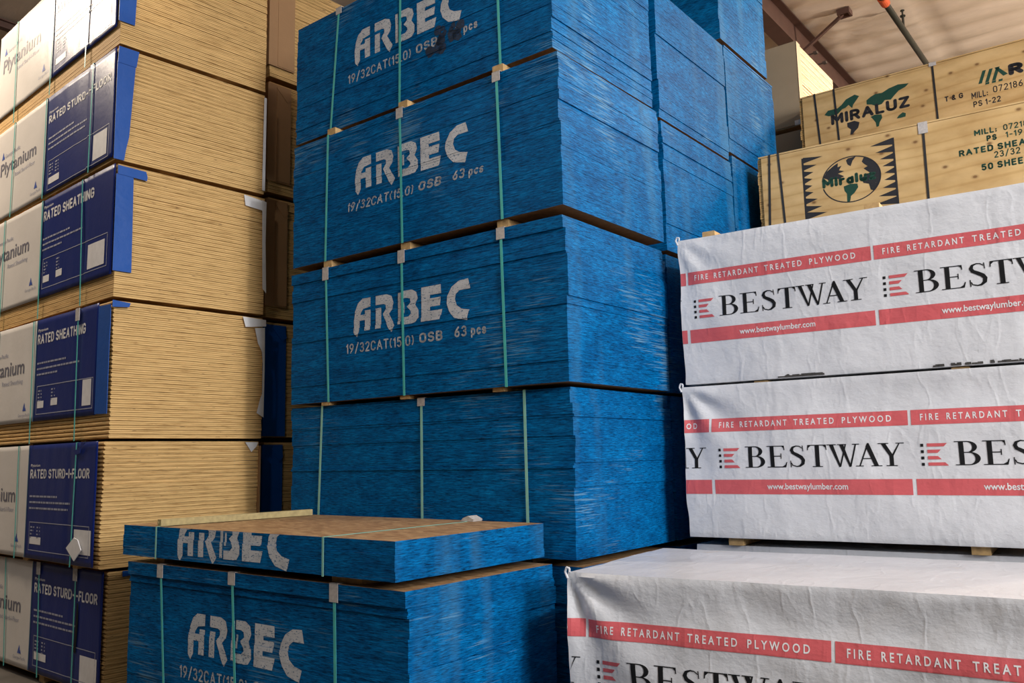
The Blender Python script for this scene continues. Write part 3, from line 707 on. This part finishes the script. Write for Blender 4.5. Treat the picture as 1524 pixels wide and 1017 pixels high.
r, H, W = wrapped_bundle('wrapped bundle fifth from top of the left stack, square white note on it', 'Y5', -5.946, 3.015, -.0656, -.704, .173, ST, seed=5, zb=.012, smax=-.045, bnd=-1.30,
    tx=(-1.255, -.155), tz=(.62, .068), px=(-2.45, -1.555), pz=(.395, .11), fz=(.072, .290), patch=(-.375, -.09, .092, .262), straps=((-1.49, -1.51), (-2.2, -2.2), (-.41, -.385)), prot=(), tongue=.013, grade='Rated Sturd-I-Floor')
flat_patch('paper_note', [(-.46, .128), (-.335, .205), (-.27, .195), (-.205, .125), (-.318, .045)], M['paper'], r, 'y', -.030, .006)
flat_patch('wrap_scrap', [(-.42, .82), (-.30, .835), (-.22, .872), (-.06, .876), (-.28, .876), (-.30, .80), (-.37, .79)], M['navy'], r, 'y', -.030, .003)
flat_patch('torn_paper', [(1.10, .868), (1.215, .868), (1.20, .835), (1.155, .79)], M['paper'], r, 'x', .013)
r, H, W = wrapped_bundle('lowest wrapped plywood bundle of the left stack, dark slit in its navy wrap', 'Y6', -5.988, 3.102, -.048, -1.570, -.728, ST, seed=6, zb=.02, smax=-.015, bnd=-1.235,
    tx=(-1.18, -.088), tz=(.612, .070), px=(-2.3, -1.435), pz=(.395, .11), fz=(.07, .295), patch=(-.325, -.065, .06, .25), straps=((-1.04, -1.095), (-1.70, -1.775), (-.437, -.44)), prot=(-1.095, -.44), tongue=.010, grade='Rated Sturd-I-Floor')
flat_patch('wrap_slit', [(-.425, .26), (-.395, .25), (-.375, .45), (-.385, .60), (-.40, .60)], M['black'], r, 'y', -.0225, .001)
flat_patch('fold_flap', [(.10, .80), (.24, .81), (.25, .838), (.10, .838)], M['royal'], r, 'x', .018, .003)
Yl = [(-5.937, 3.009, -.078, 3.077, 3.105), (-5.930, 3.010, -.0735, 2.183, 2.210), (-5.923, 3.031, -.060, 1.170, 1.199), (-5.901, 3.028, -.046, .173, .191), (-5.946, 3.02, -.0656, -.728, -.704)]
onn = ['second', 'third', 'fourth', 'fifth', 'lowest']
for i, (x, y, a, z0, z1) in enumerate(Yl):
    for j, s in enumerate((-2.15, -1.42, -.46)):
        spacer(x, y, z0, z1, a, s, 'thin wooden spacer on the %s bundle of the left stack, at its %s' % (onn[i], pos3[j]), inset=.03, L=1.15, group='spacers in the left stack')
for j, s in enumerate((-2.2, -1.06, -.42)):
    spacer(-5.988, 3.102, -1.62, -1.570, -.048, s, 'wooden bearer on the floor under the left stack, at its %s' % pos3[j], inset=.02, L=1.18, group='bearers under the left stack')

# the stack behind the left one: only corner boards and sheet ends show
Zl = [(-1.615, -.72), (-.69, .165), (.205, 1.165), (1.205, 2.245), (2.29, 3.285), (3.33, 4.30)]
zw = ['lowest', 'second from bottom', 'third from bottom', 'third from top', 'second from top', 'topmost']
zm = ['royal', 'royal', 'royal', 'kraft', 'kraft', 'kraft']
zwd = [.17, .175, .195, .195, .215, .245]
zq = ['', ', blue fold', ', bright blue fold', ', brown corner', ', brown corner', ', brown corner']
for i, (z0, z1) in enumerate(Zl):
    r = thing('plywood_bundle', -5.955, 4.35, z0, -.05, 'plywood bundle, %s of the stack behind the left one%s' % (zw[i], zq[i]), 'lumber bundle', 'plywood bundles behind the left stack')
    H = z1 - z0; ply_stack_mesh(r, 2.44, 1.2, H, TY, M['ply'], 90 + i)
    if i:
        # folded corner board: a face on the end and a return on the long side
        m = MB(); zb = .10 if i > 2 else .01
        m.box(.012, .016, -.016, zwd[i], zb, H - .02); m.box(-.30, .016, -.020, -.016, zb, H - .02)
        if i > 2: m.box(.016, .020, .07, zwd[i] - .004, zb + .01, H - .035)
        m.build('corner_board', M[zm[i]], r)
        flat_patch('fold_flap', [(.06, H - .05), (zwd[i] * .9, H - .03), (zwd[i], H - .12), (zwd[i] * .8, H - .16)], M[zm[i]], r, 'x', .022, .003)
for j, s in enumerate((-2.0, -.45)):
    for i in range(5):
        spacer(-5.955, 4.35, Zl[i][1], Zl[i + 1][0], -.05, s, 'spacer on the %s bundle behind the left stack, %s' % (zw[i], ('far end', 'near end')[j]), L=1.15, inset=.02, group='spacers behind the left stack')
# brown board leaning between the left stack and the one behind it (seen as a narrow upright strip)
b = MB(); b.box(0, .05, 0, .012, .03, .84)
o = b.build('brown_board', M['kraft']); o.location = (-5.87, 4.285, -.704 + EYE)
o.parent = [q for q in bpy.data.objects if q.get('label', '').startswith('wrapped bundle fifth')][0]
o.location = (-.035, 1.228, 0)

# ---------------------------------------------------------------- white wrapped bundles (right)
def white_bundle(label, x, y, rot, z0, z1, seed, sep, top_dip=0, wav=1.0, detail=True, gather=1.0, L=2.44, W=1.21):
    H = z1 - z0; root = thing('wrapped_plywood_bundle', x, y, z0, rot, label, 'lumber bundle', 'white wrapped bundles on the right')
    g = .02 if detail else .12
    nx, ny, nz = round(L / g), round(W / (g * 2)), round(H / g)
    def Dy(s, z):
        v = wav * .012 * noise.noise((s * 1.1, z * 2.0, seed * 3.7)) + wav * .0060 * noise.noise((s * 3.0 + z * 3, z * 5.0 - s * 2, seed * 1.3))
        q = noise.noise((s * 2.3 - z * 3.2, s * .6 + z * 1.4, seed * 5.1)); v += .0045 * (1 - min(1, abs(q) * 3.2))
        q = noise.noise((s * 7 + z * 2, z * 3.0, seed * 9.1)); v += .0010 * (1 - min(1, abs(q) * 4))
        for q in (.60, 1.22, 1.86): v -= .0035 * math.exp(-((s - q - .02 * math.sin(z * 5 + seed)) / .014) ** 2) * (.4 + .6 * abs(noise.noise((q * 9, z * 2, seed))))
        # folds running down from the gathered upper corner
        dx, dz = s, H - z; rr = math.hypot(dx, dz); an = math.atan2(dz, dx + 1e-6)
        v += gather * .017 * math.sin(an * 9 + seed) * math.exp(-rr / .36) * min(1, rr / .18) ** 1.5
        # wrap tucked under the top edge
        u = (H - z) / .30
        if 0 < u < 1: v += top_dip * math.sin(u * PI) ** 1.3 * (.75 + .5 * noise.noise((s * 1.6, 1.2, seed)))
        e = min(z, H - z); v += .004 * (1 - min(1, e / .02))
        return v
    def field(p):
        s, yy, z = p; ky = max(0, 1 - yy / .25); kx = max(0, 1 - s / .25); kz = max(0, (z - H + .2) / .2)
        dy = Dy(s, z) * ky
        dx = kx * (.012 * noise.noise((yy * 2, z * 4, seed + 2.2)) + .004 * noise.noise((yy * 6, z * 11, seed)) + .006 * math.sin(z * 9 + seed) * .6)
        dz = kz * (.004 * noise.noise((s * 1.5, yy * 4, seed + 4)) + .002 * noise.noise((s * 5, yy * 7, seed + 4)) - .003) * min(1, yy / .05)
        return (s + dx, yy + dy, z + dz)
    bm = bmesh.new()
    def face_grid(fn, a, b):
        vs = [[bm.verts.new(field(fn(i / a, j / b))) for j in range(b + 1)] for i in range(a + 1)]
        for i in range(a):
            for j in range(b): bm.faces.new((vs[i][j], vs[i + 1][j], vs[i + 1][j + 1], vs[i][j + 1]))
    face_grid(lambda u, v: (u * L, 0, v * H), nx, nz); face_grid(lambda u, v: (u * L, W, v * H), nx, nz)
    face_grid(lambda u, v: (u * L, v * W, H), nx, ny); face_grid(lambda u, v: (u * L, v * W, 0), nx, ny)
    face_grid(lambda u, v: (0, u * W, v * H), ny, nz); face_grid(lambda u, v: (L, u * W, v * H), ny, nz)
    bmesh.ops.remove_doubles(bm, verts=bm.verts, dist=1e-5); bmesh.ops.recalc_face_normals(bm, faces=bm.faces)
    me = bpy.data.meshes.new('wrap'); bm.to_mesh(me); bm.free()
    me.polygons.foreach_set('use_smooth', [True] * len(me.polygons)); me.set_sharp_from_angle(angle=math.radians(50))
    wr = link('wrap', me, M['white'], root)
    if not detail: return root, None
    xs = [L * i / nx for i in range(nx + 1)]; zs = [H * j / nz for j in range(nz + 1)]
    def surf(s, z, e):
        i = max(0, min(nx - 1, int(s / L * nx))); j = max(0, min(nz - 1, int(z / H * nz))); u = s / L * nx - i; v = z / H * nz - j
        P = [Vector(field((xs[a], 0, zs[c]))) for a, c in ((i, j), (i + 1, j), (i, j + 1), (i + 1, j + 1))]
        q = P[0] * (1 - u) * (1 - v) + P[1] * u * (1 - v) + P[2] * (1 - u) * v + P[3] * u * v
        return (q.x, q.y - e, q.z)
    def clip(P, x1=L - .002, x0=.002):
        out = []
        for t in P:
            if max(p[0] for p in t) < x0 or min(p[0] for p in t) > x1: continue
            out.append([(min(max(p[0], x0), x1), p[1]) for p in t])
        return out
    def put(name, P, mat, e):
        P = clip(P)
        if P: decal(name, P, mat, wr, lambda s, z: surf(s, z, e), xs, zs)
    per = 1.149; zu0, zu1, zl0, zl1 = .648, .731, .266, .353
    U, Lo, T1, T2, Wd, Sq, Br = [], [], [], [], [], [], []
    k0 = sep - per
    for k in range(4):
        o = k0 + k * per
        if o > L: break
        U, Lo, T1, T2, Wd, Sq, Br = [], [], [], [], [], [], []
        U += rect(o + .008, o + per - .008, zu0, zu1); Lo += rect(o + .010, o + per - .010, zl0, zl1)
        T1 += text('F I R E', o + .055, o + .147, zu0 + .024, .036, .018) + text('R E T A R D A N T', o + .187, o + .475, zu0 + .024, .036, .018) \
            + text('T R E A T E D', o + .515, o + .745, zu0 + .024, .036, .018) + text('P L Y W O O D', o + .79, o + 1.055, zu0 + .024, .036, .018)
        T2 += text('www.bestwaylumber.com', o + .335, o + .80, zl0 + .029, .036, .016)
        Wd += bestway_word(o + .212, .425, .895, .128)
        for q in range(4):
            zz = .424 + q * .0345; Sq += rect(o + .045, o + .060, zz, zz + .016)
            x1 = (.178, .145, .145, .178)[q]; b0 = zz; b1 = zz + .0175
            Br += [[(o + .078, b0), (o + (x1 if q in (0, 1) else x1 - .017), b0), (o + (x1 - .017 if q in (0, 1) else x1), b1), (o + .078, b1)]]
        put('red_band', U, M['red'], .0015); put('red_band', Lo, M['red'], .0015)
        put('printed_slogan', T1, M['whiteink'], .0028); put('printed_address', T2, M['whiteink'], .0028)
        put('printed_name', Wd, M['black'], .0018); put('logo_squares', Sq, M['black'], .0018); put('logo_bars', Br, M['red'], .0018)
    # little gathered knot of wrap at the upper corner
    b = MB(); c = Vector(field((0, 0, H))); pts = [c + Vector(v) for v in ((.0, -.004, -.03), (-.012, -.006, .0), (-.004, -.006, .022), (.012, -.006, .018), (.010, -.004, .0))]
    for p, q in zip(pts, pts[1:]): b.tube(p, q, .006, 8)
    fix_normals(b.build('gathered_corner', M['white'], wr))
    return wr, surf
b1, sf1 = white_bundle('white BESTWAY bundle on top of the right stack, under the tan bundles', -2.510, 5.070, .0597, .440, 1.395, 1, .046, gather=.6)
P = []
R_n = random.Random(3)
for (xa, xb, n) in ((.58, .86, 20), (1.45, 2.0, 26)):
    for i in range(n):
        u = R_n.uniform(xa, xb); w = R_n.uniform(.01, .05); h = R_n.uniform(.004, .012); P += rect(u, u + w, .003, .003 + h + R_n.uniform(0, .008))
decal('scuffed_edge', P, M['scuff'], b1, lambda s, z: sf1(s, z, .002))
white_bundle('white BESTWAY bundle in the middle, its left edge starting with a cut-off Y', -2.515, 5.040, .0631, -.519, .422, 2, .180, top_dip=.020, gather=1.2, wav=1.2)
white_bundle('white wrapped BESTWAY bundle low in front, its stained white top in full view', -2.476, 3.617, .0884, -1.519, -.569, 3, .098, top_dip=.030, gather=1.7, wav=1.9)
white_bundle('plain lowest white wrapped bundle of the right stack, hidden behind the front white bundle', -2.5, 5.10, .06, -1.612, -.569, 4, .1, detail=False)
for (bx, by, br, zt, nm, sg) in ((-2.476, 3.617, .0884, -1.521, 'front white bundle', 1), (F[0], F[1], F[2], F[3], 'front blue bundle', -1)):
    for j, s in enumerate((.4, 1.2, 2.05)):
        spacer(bx, by, -1.62, zt, br, sg * s, 'wooden bearer on the floor under the %s, %s' % (nm, pos3[::sg][j]), inset=.05, L=1.05, group='bearers under the front bundles')
for i, s in enumerate((.29, 1.62)):
    spacer(-2.515, 5.040, -.566, -.519, .0631, s, 'wooden spacer under the middle white bundle, %s' % ('near its left end', 'right of its centre')[i], L=1.15, w=.09, inset=.03, group='spacers under the middle white bundle')
for i, s in enumerate((.50, 1.60)):
    spacer(-2.515, 5.040, .422, .436, .0631, s, 'thin slat squeezed between the two upper white bundles, %s' % ('left', 'right')[i], L=1.1, w=.09, inset=.05, group='slats between the white bundles')
for i, s in enumerate((.19, 1.20)):
    spacer(-2.510, 5.070, 1.399, 1.442, .0597, s, 'bare timber piece lying on the top white bundle, %s' % ('by its left corner', 'under the globe stencil')[i], L=1.0, w=.085, inset=.06, group='timber pieces on the top white bundle')

# ---------------------------------------------------------------- stencilled plywood bundles behind the white ones
ZZ = None
def stencil_bundle(label, x, y, rot, z0, z1, seed, L=2.44, W=1.08, straps=(), face=True, group='tan plywood bundles', cat='lumber bundle'):
    H = z1 - z0; root = thing('plywood_bundle', x, y, z0, rot, label, cat, group)
    ply_stack_mesh(root, L, W, H, .0184, M['plym'], seed, jit=.002, side='+')
    if face:
        m = MB(); m.box(.035, L - .01, -.018, -.006, .004, H - .004); m.box(.012, L - .01, -.019, .6, H, H + .012); cb = m.build('cover_board', M['plyface'], root)
    for (s0, s1) in straps:
        strap_mesh('strap', M['blackstrap'], root, s0, s1, W, H + .012, -.021, w=.017)
    if face: return root, H, cb
    return root, H, root
def put_on(root, name, P, mat, y=-.0188): return decal(name, P, mat, root, lambda s, z: (s, y, z))
r, H, cb = stencil_bundle('tan plywood bundle with globe and sawtooth stencil, behind the top white bundle', -2.581, 6.755, .0629, 1.50, 2.42, 7, straps=((.062, .107), (.215, .178), (1.262, 1.268)))
m = MB(); m.box(1.235, 1.30, -.024, -.021, H - .075, H + .014); m.build('edge_protector', M['card'], r)
# saw-toothed bars left and right
P = rect(.362, .378, .34, .845)
for i, (z, l, h) in enumerate(((.825, .155, .034), (.765, .105, .032), (.71, .075, .034), (.655, .065, .034), (.60, .06, .034), (.545, .065, .034), (.485, .095, .036), (.42, .125, .04), (.365, .16, .045))):
    P.append([(.375, z - h / 2 - .006), (.375 + l, z + .006), (.375, z + h / 2 + .008)])
put_on(cb, 'sawtooth_stencil', shape(P), M['blackpaint'])
P = rect(1.046, 1.062, .34, .862)
for i, (z, l, h) in enumerate(((.835, .165, .04), (.775, .13, .036), (.718, .10, .034), (.66, .085, .034), (.605, .075, .034), (.55, .08, .034), (.49, .095, .036), (.43, .13, .04), (.37, .16, .045))):
    P.append([(1.05, z - h / 2 - .006), (1.05, z + h / 2 + .008), (1.05 - l, z - .006)])
put_on(cb, 'sawtooth_stencil', shape(P), M['blackpaint'])
gx, gz, ga, gb = .730, .600, .222, .186
def el(u, v): return (gx + ga * u, gz + gb * v)
P = []
for i in range(56):
    if i in (27, 28, 29): continue
    t0, t1 = 2 * PI * i / 56, 2 * PI * (i + 1) / 56
    P.append([(gx + k * ga * math.cos(t), gz + k * gb * math.sin(t)) for k, t in ((1, t0), (1, t1), (.955, t1), (.955, t0))])
na = [(-.93, .26), (-.80, .52), (-.55, .72), (-.40, .80), (-.42, .62), (-.28, .66), (-.38, .48), (-.20, .40), (-.42, .34), (-.22, .18), (-.40, .10), (-.62, .14), (-.72, .02), (-.80, .18)]
gr = [(-.05, .92), (.22, .94), (.10, .78), (.02, .56), (-.08, .66), (-.12, .84)]
ea = [(.48, .84), (.68, .70), (.86, .46), (.97, .15), (.97, -.15), (.88, -.42), (.72, -.66), (.62, -.60), (.58, -.34), (.40, -.26), (.36, -.06), (.50, .12), (.66, .10), (.52, .26), (.44, .36), (.58, .42), (.46, .56), (.40, .66)]
P += shape([[el(*q) for q in na], [el(*q) for q in gr], [el(*q) for q in ea]])
put_on(cb, 'globe_stencil', P, M['blackpaint'])
sa_ = [(-.26, -.26), (-.04, -.20), (.20, -.24), (.22, -.40), (.08, -.62), (-.04, -.72), (-.08, -.94), (-.18, -.96), (-.17, -.60), (-.24, -.46)]
put_on(cb, 'continent_stencil', shape([[el(*q) for q in sa_]]), M['greenpaint'], -.0192)
put_on(cb, 'stencilled_name', pen('Miraluz', .512, .914, .564, .080, .27, .10), M['greenpaint'], -.0196)
T = (pen('MILL:', 1.60, 1.745, .745, .044, .24) + pen('072186', 1.785, 1.97, .745, .044, .17) + pen('PS', 1.675, 1.74, .688, .044, .26) + pen('1-19', 1.795, 1.90, .688, .044, .17)
     + pen('RATED SHEATHING', 1.49, 2.12, .612, .048, .24) + pen('23/32', 1.712, 1.875, .556, .048, .17) + pen('50 SHEETS', 1.625, 1.975, .478, .050, .24))
put_on(cb, 'stencilled_text', T, M['greenpaint'])
r, H, cb = stencil_bundle('tan plywood bundle with world-map stencil, the upper and farther one', -2.624, 8.048, .012, 2.46, 3.38, 8, straps=((.20, .154), (.366, .336), (1.204, 1.192)))
m = MB(); m.box(1.165, 1.225, -.024, -.021, H - .02, H + .014); m.build('edge_protector', M['card'], r)
put_on(cb, 'stencilled_name', pen('MIRALUZ', .292, .985, .583, .104, .24, .12), M['blackpaint'], -.0194)
W1 = [[(.235, .70), (.27, .735), (.36, .735), (.40, .76), (.44, .80), (.52, .825), (.56, .80), (.53, .765), (.50, .73), (.49, .70), (.46, .74), (.43, .72), (.40, .715), (.36, .68), (.30, .675), (.27, .68)],
      [(.62, .70), (.62, .74), (.66, .765), (.70, .78), (.76, .775), (.82, .80), (.90, .815), (.99, .80), (.96, .775), (.90, .755), (.86, .72), (.83, .69), (.78, .70), (.75, .67), (.70, .665), (.66, .69)],
      [(.645, .575), (.68, .585), (.74, .575), (.745, .54), (.72, .505), (.71, .468), (.69, .465), (.685, .51), (.665, .545)],
      [(.865, .50), (.885, .525), (.92, .545), (.945, .53), (.94, .50), (.90, .498)]]
put_on(cb, 'world_map_stencil', shape(W1), M['greenpaint'])
put_on(cb, 'world_map_stencil', shape([[(.435, .57), (.50, .575), (.545, .55), (.53, .50), (.50, .475), (.475, .45), (.455, .45), (.465, .50), (.435, .53)]]), M['blackpaint'])
P = []
for k in range(4): P.append([(1.535 + k * .052, .632), (1.562 + k * .052, .632), (1.602 + k * .052, .742 - .012 * (k == 3)), (1.575 + k * .052, .742 - .012 * (k == 3))] if k < 3 else [(1.665, .742), (1.69, .742), (1.76, .662), (1.725, .652)])
for k in range(3): P.append([(1.585 + .05 * k, .612), (1.615 + .05 * k, .612), (1.62 + .05 * k, .63), (1.59 + .05 * k, .63)])
put_on(cb, 'mill_mark', P, M['greenpaint'])
T = pen('R', 1.765, 1.875, .640, .100, .30) + pen('MILL:', 1.475, 1.60, .512, .058, .19) + pen('072186', 1.64, 1.86, .525, .058, .14) + pen('PS 1-22', 1.483, 1.69, .436, .052, .18) + pen('T & G', 1.265, 1.412, .545, .048, .22)
put_on(cb, 'stencilled_text', T, M['blackpaint'])
# supports below them
hn = ['lowest', 'second', 'third']
for i, (z0, z1) in enumerate(((-1.615, -.60), (-.56, .42), (.46, 1.46))):
    stencil_bundle('plain tan plywood bundle, %s from the floor in the row behind the white stack' % hn[i], -2.581, 6.755, .0629, z0, z1, 110 + i, face=False, group='plain plywood bundles in the back rows')
for i, (z0, z1) in enumerate(((-1.615, -.60), (-.56, .42), (.46, 1.44), (1.48, 2.42))):
    stencil_bundle('plain tan plywood bundle, %s from the floor in the last plywood row' % ('lowest', 'second', 'third', 'fourth')[i], -2.624, 8.048, .012, z0, z1, 120 + i, face=False, group='plain plywood bundles in the back rows')

# tan paper-wrapped bundles farther back, seen between the blue column and the globe bundle
tz = [(-1.615, -.62), (-.58, .36), (.40, 1.34), (1.38, 2.28), (2.32, 3.20), (3.245, 4.14)]
tw = ['lowest', 'second from bottom', 'third from bottom', 'third from top', 'second from top', 'topmost']
for i, (z0, z1) in enumerate(tz):
    H = z1 - z0
    r = thing('plywood_bundle', -2.72, 8.35, z0, 0, 'tan paper-wrapped bundle, %s of the column beyond the blue ones' % tw[i], 'lumber bundle', 'tan wrapped bundles beyond the blue columns')
    ply_stack_mesh(r, 2.44, 1.2, H, .0184, M['plyc'], 130 + i, jit=.002)
    m = MB(); m.box(-2.44, .012, -.012, -.008, .012, H - .004); m.box(.004, .010, -.012, .10, .012, H - .004); m.build('paper_wrap', M['tanwrap'], r)
    if i == 5:
        m = MB(); m.box(-.05, .014, -.03, -.012, .0, .05); m.build('edge_clip', M['paper'], r)

# ---------------------------------------------------------------- building
def struct(o): o['kind'] = 'structure'; return o
def floor_mat():
    m, nt, b = nodes_of('worn_concrete'); f = noise_tex(nt, 2.5, (1, 1, 1), 6)
    r = ramp(nt, f, [(.3, (.09, .078, .066)), (.7, (.17, .15, .13))]); nt.links.new(r.outputs[0], b.inputs['Base Color']); b.inputs['Roughness'].default_value = .5
    bump(nt, b, f, .1); return m
m = MB(); m.box(-22, 14, -8, 24, -.2, 0); struct(m.build('floor', floor_mat()))
# roof underside: quilted insulation sagging between lines half a metre apart
ZC = 5.90
def ins_mat():
    m, nt, b = nodes_of('faced_roof_insulation'); f = noise_tex(nt, 1.2, (1, 3, 1), 5)
    r = ramp(nt, f, [(.3, (.62, .52, .43)), (.7, (.76, .65, .55))]); nt.links.new(r.outputs[0], b.inputs['Base Color']); b.inputs['Roughness'].default_value = .5
    h = noise_tex(nt, 3, (.6, 2, 1), 5, rough=.6); bump(nt, b, h, .25, .04); return m
def insulation():
    V, Fc = [], []; xs = [-22 + i * .5 for i in range(24)] + [-10 + i * .12 for i in range(87)] + [.5 + i for i in range(14)]
    ys = [-8 + i * .5 for i in range(30)] + [7 + i * .0625 for i in range(161)] + [17.5 + .5 * i for i in range(14)]
    for x in xs:
        for yv in ys:
            sag = -.055 * abs(math.sin(PI * yv / .5)) if 7 <= yv <= 17 else -.02
            z = ZC + sag + .007 * noise.noise((x * .8, yv * 1.6, 0)) + .004 * noise.noise((x * 3, yv * 2, 7))
            # fabric pulled up along the seam and pinched beside the brace
            z += .03 * math.exp(-((x + 2.2) / .10) ** 2)
            d = math.hypot(x + 3.3, yv - 12.1); z += .03 * math.sin(math.atan2(yv - 12.1, x + 3.3) * 14) * math.exp(-d / .5) * min(1, d / .1)
            V.append((x, yv, z + EYE))
    ny = len(ys)
    for i in range(len(xs) - 1):
        for j in range(ny - 1): Fc.append((i * ny + j, i * ny + j + 1, (i + 1) * ny + j + 1, (i + 1) * ny + j))
    n = len(V); k = len(V)
    o = mesh('ceiling', V, Fc, ins_mat(), None, None, True)
    sm = o.modifiers.new('thickness', 'SOLIDIFY'); sm.thickness = -.1; sm.offset = 1
    struct(o)
insulation()
m = MB(); m.box(-22, 14, 24, 24.2, 0, 7.6); struct(m.build('wall_back', plain('ribbed_metal_cladding', (.42, .38, .33), .6)))
m = MB(); m.box(-22.2, -22, -8, 24, 0, 7.6); struct(m.build('wall_left', plain('ribbed_metal_cladding_left', (.42, .38, .33), .6)))
def ibeam(x, y0, y1, zt, h, w):
    m = MB(); m.box(x - w / 2, x + w / 2, y0, y1, zt - .02, zt); m.box(x - w / 2, x + w / 2, y0, y1, zt - h, zt - h + .02); m.box(x - .008, x + .008, y0, y1, zt - h + .02, zt - .02)
    o = m.build('roof_beam', M['steel']); o['kind'] = 'structure'; return o
zb = ZC - .06 + EYE
ibeam(-3.68, -8, 23.9, zb, .42, .21)
ibeam(-11.70, -8, 23.9, zb, .12, .10); 
def brace(y0, label):
    t = thing('roof_brace', -3.60, y0, 5.45, 0, label, 'brace', 'steel braces on the roof beam')
    m = MB(); m.tube((.0, 0, .0), (.56, .02, .36), .022, 4); m.tube((.0, .03, .0), (.56, .05, .36), .018, 4); m.build('brace_bar', M['steel'], t)
    m = MB(); m.box(.50, .66, -.07, -.045, .32, .395); m.box(.50, .66, .07, .095, .32, .395); m.box(.50, .525, -.045, .07, .32, .395); m.box(.635, .66, -.045, .07, .32, .395); m.build('bracket', M['steel'], t)
brace(11.35, 'brown steel brace rising from the roof beam to a square bracket')
brace(13.95, 'farther brown steel brace, only its square bracket showing above the map stencil bundle')
for i, (yy, w) in enumerate(((11.75, 'nearer'), (12.15, 'middle'), (14.0, 'farther'), (9.9, 'nearest, beside the blue column'))):
    t = thing('beam_clip', -3.66, yy, 5.56 if i < 3 else 5.6, 0, 'small grey clip on the roof beam web, %s of the row' % w, 'clip', 'clips on the roof beam')
    m = MB(); m.tube((0, 0, 0), (.10, 0, .0), .012, 8); m.box(.08, .13, -.035, .035, -.012, .012); m.build('clip_body', M['chrome'], t, False)
# sprinkler pipe
t = thing('sprinkler_pipe', -2.40, 6.5, 5.52, 0, 'dark sprinkler pipe running under the roof towards the tan bundles', 'pipe')
m = MB(); m.tube((0, 0, 0), (0, 11, 0), .038, 16); m.build('pipe_run', M['pipe'], t, True)
for yy in (.6, 3.4, 8.6):
    m = MB(); m.tube((0, yy, .03), (0, yy, .40), .006, 6); m.build('hanger_rod', M['pipe'], t)
m = MB(); m.tube((0, 4.22, 0), (0, 4.40, 0), .056, 16); m.build('orange_coupling', M['orange'], t)
m = MB(); m.tube((0, 5.30, .03), (0, 5.30, .20), .016, 10); m.tube((0, 5.30, .20), (0, 5.30, .215), .035, 10); m.tube((0, 5.30, .215), (0, 5.30, .28), .012, 8); m.tube((0, 5.30, .28), (0, 5.30, .29), .028, 10)
m.build('sprinkler_head', M['pipe'], t)

# ---------------------------------------------------------------- light
def lamp(name, kind, loc, energy, col, size=.4, aim=None, sy=None):
    l = bpy.data.lights.new(name, kind); l.energy = energy; l.color = col
    if kind == 'AREA':
        l.shape = 'RECTANGLE' if sy else 'DISK'; l.size = size
        if sy: l.size_y = sy
    else: l.shadow_soft_size = size
    o = bpy.data.objects.new(name, l); C.objects.link(o); o.location = (loc[0], loc[1], loc[2] + EYE)
    if aim is not None:
        d = Vector(aim) - Vector(loc); o.rotation_euler = d.to_track_quat('-Z', 'Y').to_euler()
    return o
WARM = (1, .84, .66); NEUT = (1, .95, .90); COOL = (.93, .96, 1)
def high_bay(x, y, z, e, col, size=.25):
    l = lamp('high_bay_or_fill_lamp', 'SPOT', (x, y, z), e, col, size, (x, y, z - 3)); l.data.spot_size = math.radians(172); l.data.spot_blend = .35
high_bay(-10.1, 1.5, 5.5, 1250, WARM, .5)
high_bay(-2.9, -1.6, 5.4, 300, NEUT)
high_bay(4.8, 2.2, 5.4, 1500, (1, .97, .95))
high_bay(.4, 10.6, 5.3, 1200, WARM)
lamp('high_bay_or_fill_lamp', 'POINT', (4.5, 13.0, 3.6), 2800, WARM, .3)  # unseen fill lamp, added well below the roof to brighten the ceiling
lamp('dock_door_daylight', 'AREA', (9.5, 1.2, 3.2), 1500, COOL, 5, (-2.7, 4.5, .6), 3)
w = bpy.data.worlds.new('World'); bpy.context.scene.world = w; w.use_nodes = True
w.node_tree.nodes['Background'].inputs[0].default_value = (.76, .70, .66, 1); w.node_tree.nodes['Background'].inputs[1].default_value = .035

# ---------------------------------------------------------------- camera
yaw, pitch, roll, f = .65744, .13399, -.02187, 1278.83
import json
s_, c_ = math.sin(yaw), math.cos(yaw); sp, cp = math.sin(pitch), math.cos(pitch); sr, cr = math.sin(roll), math.cos(roll)
r0 = Vector((c_, s_, 0)); fw = Vector((-s_ * cp, c_ * cp, sp)); u0 = Vector((s_ * sp, -c_ * sp, cp))
Rt = r0 * cr + u0 * sr; Up = u0 * cr - r0 * sr
cam = bpy.data.cameras.new('camera'); co = bpy.data.objects.new('camera', cam); C.objects.link(co)
co.matrix_world = Matrix(((Rt.x, Up.x, -fw.x, 0), (Rt.y, Up.y, -fw.y, 0), (Rt.z, Up.z, -fw.z, EYE), (0, 0, 0, 1)))
cam.sensor_width = 36; cam.lens = f / 1524 * 36; cam.clip_start = .05; cam.clip_end = 200
sc = bpy.context.scene; sc.camera = co
sc.view_settings.view_transform = 'Standard'; sc.view_settings.look = 'None'; sc.view_settings.gamma = 1
sc.view_settings.use_curve_mapping = False; sc.view_settings.exposure = -.28

for _o in bpy.data.objects:
    if 'label' in _o and len(_o['label'].split()) > 16: print('LONG', _o['label'])
